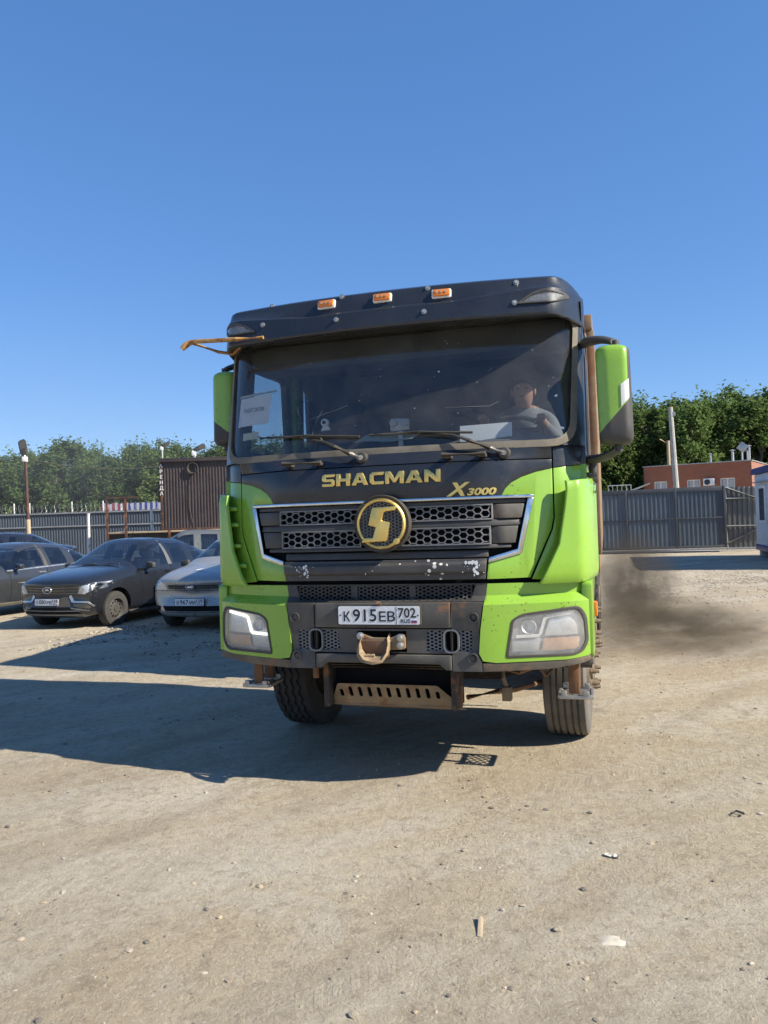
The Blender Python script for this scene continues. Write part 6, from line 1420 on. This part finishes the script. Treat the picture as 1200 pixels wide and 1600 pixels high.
SWN = {(5, 5): 1, (5, 6): 1, (5, 4): 2, (6, 4): 2, (7, 4): 2, (9, 4): 3, (11, 4): 4, (11, 5): 5, (11, 6): 5, (12, 5): 5, (12, 6): 5}
car, fp, side, sy, sx = make_car('grey_sedan', 'dark grey metallic sedan cut off by the left edge, bright window trim', 'grey_paint', SED, SWN, (0.86, 3.73), 0.33, 1.85,
    (-11.0, 6.3, 0), radians(-6), dict(seats=(2.55, 3.45), mirror=(1.85, 0.96), mirror_mat='grey_paint', handle_mat='car_bright', handles=((2.55, 0.84), (3.3, 0.86)), seams=((1.75, 0.3, 0.92), (2.70, 0.28, 0.94), (3.5, 0.4, 0.96)), rim='car_bright', sill='grey_paint', tw=0.22))
fp('grille', [(-0.34, 0.50), (0.34, 0.50), (0.40, 0.70), (-0.40, 0.70)], 'car_trim'); fp('headlight', [(0.46, 0.60), (0.74, 0.60), (0.84, 0.72), (0.50, 0.72)], 'reflector', both=True); fp('lower_intake', [(-0.6, 0.26), (0.6, 0.26), (0.5, 0.4), (-0.5, 0.4)], 'void')
side('belt_trim', [(1.70, 0.905), (3.9, 0.96), (3.9, 0.985), (1.70, 0.93)], 'car_bright', 0.006)
side('window_trim', [(2.66, 0.96), (2.74, 0.96), (2.74, 1.40), (2.68, 1.40)], 'car_trim', 0.004)
side('sill_line', [(1.3, 0.275), (3.3, 0.275), (3.3, 0.30), (1.3, 0.30)], 'car_bright', 0.006)
# two more cars behind
car, fp, side, sy, sx = make_car('dark_sedan', 'dark blue sedan far left, only its roof above the grey sedan', 'navy_paint', SED, SWN, (0.86, 3.73), 0.33, 1.85,
    far((-135-600)/1202*24.5, 24.5), VROT-radians(72), dict(seats=(2.55, 3.45), mirror=(1.85, 0.96), handles=((2.55, 0.84), (3.3, 0.86)), seams=((2.70, 0.28, 0.94),), rim='car_bright', tw=0.22))
side('belt_trim', [(1.70, 0.905), (3.9, 0.96), (3.9, 0.98), (1.70, 0.925)], 'car_bright', 0.006); car.scale = (1.0, 1.0, 1.14)
TALL = [(y, sw, zb, ws, wm, zm, wb, zbl*1.04, wt, zte*1.06, ztc*1.06) for (y, sw, zb, ws, wm, zm, wb, zbl, wt, zte, ztc) in HATCH]
car, fp, side, sy, sx = make_car('pale_hatchback', 'pale silver car behind the black hatchback, roof and dark windows showing', 'beige_paint', TALL, HW, (0.80, 3.28), 0.305, 1.70,
    far((168-600)/1202*21.5, 21.5), VROT-radians(75), dict(seats=(2.2, 3.05), mirror=(1.55, 1.0), handles=((2.25, 0.88), (3.0, 0.9)), seams=((2.37, 0.28, 0.95),), rim='car_grey'))
side('window_trim', [(2.30, 1.02), (2.42, 1.02), (2.39, 1.50), (2.33, 1.50)], 'beige_paint', 0.004)
# ================================================================== driver, papers in the cab, smoke
def skin_person():
    P = empty('person', (0.76, 1.33, 1.92), 0, 'driver in a grey jacket sitting behind the steering wheel of the truck', 'person')
    O = Vector((0.76, 1.33, 1.92))
    V = [(0.76, 1.33, 2.00), (0.765, 1.34, 2.16), (0.78, 1.30, 2.30), (0.79, 1.25, 2.42), (0.80, 1.20, 2.475), (0.803, 1.165, 2.53), (0.805, 1.15, 2.60), (0.806, 1.165, 2.655)]
    R_ = [0.16, 0.15, 0.16, 0.11, 0.058, 0.074, 0.088, 0.07]
    E_ = [(i, i+1) for i in range(7)]
    def chain(root, pts, rr):
        prev = root
        for p, r_ in zip(pts, rr): V.append(p); R_.append(r_); E_.append((prev, len(V)-1)); prev = len(V)-1
        return prev
    for s, hand in ((-1, (0.56, 0.80, 2.36)), (1, (0.95, 0.82, 2.34))):
        sh = (0.785+s*0.19, 1.26, 2.375); el = (0.785+s*0.27, 1.03, 2.20 if s > 0 else 2.17); h = Vector(hand)
        w = Vector(el).lerp(h, 0.82)
        last = chain(3, [sh, tuple(Vector(sh).lerp(Vector(el), 0.5)), el, tuple(Vector(el).lerp(h, 0.5)), tuple(w), tuple(h)], [0.075, 0.062, 0.052, 0.044, 0.030, 0.036])
        for k in range(5):                                    # fingers closed over the rim, thumb on the inner side
            off = Vector((-s*(0.034-0.017*k) if k else -s*0.045, -0.012, 0.012 if k else -0.004))
            a = h+off*0.8+Vector((0, -0.03, 0.018 if k else 0.0)); b_ = a+Vector((0, -0.022+0.002*k, -0.022)); c_ = b_+Vector((0, 0.016, -0.018))
            chain(last, [tuple(a), tuple(b_), tuple(c_)], [0.0095, 0.009, 0.008])
        kn = (0.76+s*0.14, 0.90, 2.02); ft = (0.76+s*0.13, 0.78, 1.50)
        chain(0, [(0.76+s*0.10, 1.28, 1.99), kn, ft, (0.76+s*0.13, 0.66, 1.43)], [0.10, 0.075, 0.05, 0.045])
    me = bpy.data.meshes.new('body'); me.from_pydata([tuple(Vector(v)-O) for v in V], E_, [])
    o = bpy.data.objects.new('body', me); C.objects.link(o)
    md = o.modifiers.new('skin', 'SKIN'); md.use_smooth_shade = True
    for sv, r_ in zip(me.skin_vertices[0].data, R_): sv.radius = (r_, r_)
    me.skin_vertices[0].data[0].use_root = True
    sb = o.modifiers.new('sub', 'SUBSURF'); sb.levels = 2; sb.render_levels = 2
    ev = evalmesh(o); bpy.data.objects.remove(o)
    M['skin'] = pmat('skin', (0.46, 0.24, 0.17), 0.5, var=0.1, vs=20); M['jacket'] = pmat('grey_jacket', (0.20, 0.20, 0.21), 0.9, var=0.15); M['trousers'] = pmat('dark_trousers', (0.03, 0.035, 0.05), 0.9, var=0.1)
    M['hair'] = pmat('dark_hair', (0.012, 0.010, 0.009), 0.7, var=0.2, bump=0.5, bs=200)
    # face: brow, nose, chin, ears shaped on the head vertices
    hc = Vector((0.805, 1.15, 2.595))-O
    for v in ev.vertices:
        d = v.co-hc
        if d.z > -0.10 and abs(d.x) < 0.14 and v.co.z > 2.50-O.z:
            if d.y < -0.03:
                v.co.y -= 0.030*math.exp(-(d.x/0.014)**2-((d.z+0.012)/0.024)**2)            # nose
                v.co.y += 0.014*math.exp(-((abs(d.x)-0.034)/0.018)**2-((d.z-0.012)/0.012)**2)  # eye sockets
                v.co.y -= 0.006*math.exp(-(d.x/0.06)**2-((d.z-0.034)/0.012)**2)             # brow
                v.co.y -= 0.010*math.exp(-(d.x/0.03)**2-((d.z+0.080)/0.02)**2)              # chin
    ms = [M['skin'], M['jacket'], M['trousers']]
    for m_ in ms: ev.materials.append(m_)
    for p in ev.polygons:
        c_ = p.center+O
        head = c_.z > 2.472 and abs(c_.x-0.80) < 0.13 and c_.y < 1.32
        hand = c_.y < 0.86 and c_.z > 2.25
        p.material_index = 0 if (head or hand) else (2 if c_.z < 2.04 and c_.y < 1.25 else 1)
    link('body', ev, P)
    bm = nb(); bmesh.ops.create_icosphere(bm, subdivisions=3, radius=1.0)
    for v in list(bm.verts):
        v.co = Vector((v.co.x*0.090, v.co.y*0.108+0.012, v.co.z*0.105+0.022))+hc
        v.co += v.co.normalized()*0.004*noise.noise(v.co*60)
    dele = [v for v in bm.verts if (v.co-hc).z < (-0.055 if (v.co-hc).y > 0.03 else 0.02) or ((v.co-hc).y < -0.045 and (v.co-hc).z < 0.058)]
    bmesh.ops.delete(bm, geom=dele, context='VERTS'); fin('hair', bm, M['hair'], P, smooth=60)
    for s in (-1, 1):
        bm = nb(); bmesh.ops.create_icosphere(bm, subdivisions=2, radius=1.0)
        for v in bm.verts: v.co = Vector((v.co.x*0.011, v.co.y*0.020, v.co.z*0.032))+hc+Vector((s*0.084, 0.004, -0.008))
        fin('ear', bm, M['skin'], P, smooth=60)
        bm = nb(); bmesh.ops.create_icosphere(bm, subdivisions=2, radius=0.007, matrix=Matrix.Translation(hc+Vector((s*0.033, -0.072, 0.010)))); fin('eye', bm, M['ink'], P, smooth=60)
    bm = nb(); box(bm, hc+Vector((0, -0.081, -0.050)), (0.042, 0.012, 0.008)); fin('mouth', bm, M['rusty'], P, bevel=0.003)
skin_person()
# sheets behind the glass
def glass_sheet(name, poly, mat, label, cat, off=0.035, th=0.001): 
    return tag(fin(name, sheet(poly, lambda x, z: yw(x, z)+off, th, dx=0.06, dz=0.06), M[mat], smooth=60), label, cat)
sg = glass_sheet('paper_sign', [(-1.12, 2.362), (-0.855, 2.372), (-0.842, 2.580), (-1.108, 2.566)], 'paper', 'white paper sign with grey lettering behind the windscreen, passenger side', 'sign')
bm = text_bm('ЭНЕРГОКОМ', 0.042, 0.0, 0.0004)
ww = max(v.co.x for v in bm.verts)-min(v.co.x for v in bm.verts)
for v in bm.verts:
    x = -0.985+v.co.x*0.175/ww; z = 2.462+v.co.z+0.04*(x+0.985); v.co = Vector((x, yw(x, z)+0.033, z))
fin('sign_lettering', bm, M['ink_grey'], sg, smooth=0)
bm = sheet([(-1.115, 2.568), (-0.80, 2.590), (-0.80, 2.604), (-1.115, 2.588)], lambda x, z: yw(x, z)+0.032, 0.001, dx=0.06); fin('sign_tape', bm, M['blind'], sg)
glass_sheet('paper_note', [(-1.06, 2.262), (-0.93, 2.27), (-0.93, 2.318), (-1.06, 2.312)], 'paper_old', 'small printed card below the paper sign in the windscreen', 'card')
bm = nb(); rows = [[bm.verts.new((-0.24+0.4*i/6+0.03*j/3, 0.30+0.22*j/3, 2.20+0.075*j/3+0.006*sin(i*1.3+j))) for i in range(7)] for j in range(4)]
for j in range(3):
    for i in range(6): bm.faces.new((rows[j][i], rows[j][i+1], rows[j+1][i+1], rows[j+1][i]))
tag(fin('paper_stack', bm, M['paper_old']), 'yellowed papers lying on the middle of the dashboard', 'papers')
bm = nb(); rows = [[bm.verts.new((0.47+0.33*i/6, 0.30+0.02*j/3+0.10*(0.47+0.33*i/6)**2, 2.165+0.105*j/3+0.01*i/6)) for i in range(7)] for j in range(4)]
for j in range(3):
    for i in range(6): bm.faces.new((rows[j][i], rows[j][i+1], rows[j+1][i+1], rows[j+1][i]))
tag(fin('paper_sheet', bm, M['paper']), 'white sheet of paper propped on the dashboard before the driver', 'paper')
dc = empty('phone_holder', (0.075, 0.30, 2.30), 0, 'pale phone holder with suction cups standing on the dashboard', 'phone holder')
bm = nb(); prism(bm, rpoly([(-0.065, -0.04), (0.065, -0.035), (0.065, 0.04), (-0.06, 0.045)], 0.012), 0, 0.03); fin('holder_plate', bm, M['galv'], dc, bevel=0.004)
for x in (-0.04, 0.045): bm = nb(); cyl(bm, (x, -0.02, 0.012), (x, 0.002, 0.012), 0.022, 0.026, n=16); fin('suction_cup', bm, M['blind'], dc)
bm = nb(); bx(bm, -0.015, 0.015, 0.02, 0.04, -0.15, -0.03); fin('holder_foot', bm, M['galv'], dc)
dc = empty('dash_camera', (-0.435, 0.27, 2.345), 0, 'small white dash camera near the passenger side of the windscreen', 'camera')
bm = nb(); cyl(bm, (0, -0.01, 0), (0, 0.03, 0), 0.026, n=18); fin('camera_body', bm, M['white'], dc, bevel=0.004); bm = nb(); cyl(bm, (0, -0.02, 0), (0, -0.009, 0), 0.012, n=14); fin('camera_lens', bm, M['ink'], dc)
bm = nb(); prism(bm, [(-0.03, -0.055), (0.035, -0.05), (0.02, -0.02), (-0.012, -0.02)], 0.0, 0.02); fin('camera_foot', bm, M['white'], dc)
# stone chips and cracks in the windscreen
random.seed(3); bm = nb()
for k in range(46):
    x = random.uniform(-1.1, 1.12); z = random.uniform(2.2, 2.85); r_ = random.uniform(0.0012, 0.0028)
    if k == 0: x, z, r_ = 1.085, 2.42, 0.011
    if k == 1: x, z, r_ = 0.36, 2.62, 0.006
    if k == 2: x, z, r_ = 1.12, 2.215, 0.010
    f_ = []
    for q in range(7): a = 2*pi*q/7; rq = r_*random.uniform(0.5, 1.3); f_.append(bm.verts.new((x+rq*cos(a), yw(x+rq*cos(a), z+rq*sin(a))+0.010, z+rq*sin(a))))
    bm.faces.new(f_)
tag(fin('windscreen_chips', bm, M['white'], T, smooth=0), kind='stuff')
def crack(pts):
    bm = nb(); tube(bm, [(x, yw(x, z)+0.010, z) for x, z in pts], 0.0011, 4); fin('windscreen_crack', bm, M['galv'], T)
crack([(-0.62, 2.34), (-0.5, 2.37), (-0.40, 2.40), (-0.33, 2.415), (-0.25, 2.44)]); crack([(-0.60, 2.30), (-0.59, 2.38), (-0.62, 2.45)]); crack([(-0.50, 2.25), (-0.47, 2.35), (-0.43, 2.42)]); crack([(0.40, 2.375), (0.55, 2.375), (0.68, 2.372), (0.74, 2.40)])
# exhaust smoke drifting low over the yard right of the truck
def smoke(name, c, rad, density, col, scale, label, lo=0.42, hi=0.75, seed=0.0):
    bm = nb(); bmesh.ops.create_icosphere(bm, subdivisions=3, radius=1.0)
    for v in bm.verts: v.co *= 1+0.12*noise.noise(v.co*1.5+Vector((seed, 0, 0)))
    m = bpy.data.materials.new(name); m.use_nodes = True; nt = m.node_tree; nt.nodes.remove(nt.nodes['Principled BSDF'])
    pv = nt.nodes.new('ShaderNodeVolumePrincipled'); pv.inputs['Color'].default_value = (*col, 1); pv.inputs['Anisotropy'].default_value = 0.2
    nz = tex(nt, scale, 7, 0.72, coord='Object', seed=seed, dist=0.8)
    tc = nt.nodes.new('ShaderNodeTexCoord'); ln = nt.nodes.new('ShaderNodeVectorMath'); ln.operation = 'LENGTH'; nt.links.new(tc.outputs['Object'], ln.inputs[0])
    fall = ramp(nt, ln.outputs['Value'], [(0.15, 1.0), (0.85, 0.0)]); nn = ramp(nt, nz, [(lo, 0.0), (hi, 1.0)])
    a = N(nt, 'ShaderNodeMath', operation='MULTIPLY'); nt.links.new(fall, a.inputs[0]); nt.links.new(nn, a.inputs[1])
    b_ = N(nt, 'ShaderNodeMath', operation='MULTIPLY'); nt.links.new(a.outputs[0], b_.inputs[0]); b_.inputs[1].default_value = density
    nt.links.new(b_.outputs[0], pv.inputs['Density']); nt.links.new(pv.outputs[0], nt.nodes['Material Output'].inputs['Volume'])
    o = fin(name, bm, m, loc=c, smooth=0); o.scale = rad
    return tag(o, label, 'smoke', kind='stuff')
smoke('exhaust_smoke', (1.75, 8.8, 0.5), (0.9, 4.6, 1.1), 1.25, (0.14, 0.115, 0.09), 1.7, 'dark exhaust smoke puff hanging close beside the truck tail', 0.36, 0.7)
smoke('exhaust_smoke', (2.3, 6.2, 0.18), (1.5, 2.9, 0.40), 2.5, (0.15, 0.12, 0.09), 1.9, 'thin brown exhaust smoke drifting low over the dirt, right of the truck', 0.38, 0.72, 4.0)
p = far(-21, 50, 8.0)
sm = smoke('drifting_smoke', (p.x, p.y, p.z), (17, 9, 11), 0.036, (0.62, 0.66, 0.70), 1.3, 'thin pale smoke drifting before the trees behind the left fence', 0.25, 0.75, 9.0); sm.rotation_euler = (0, 0, VROT)
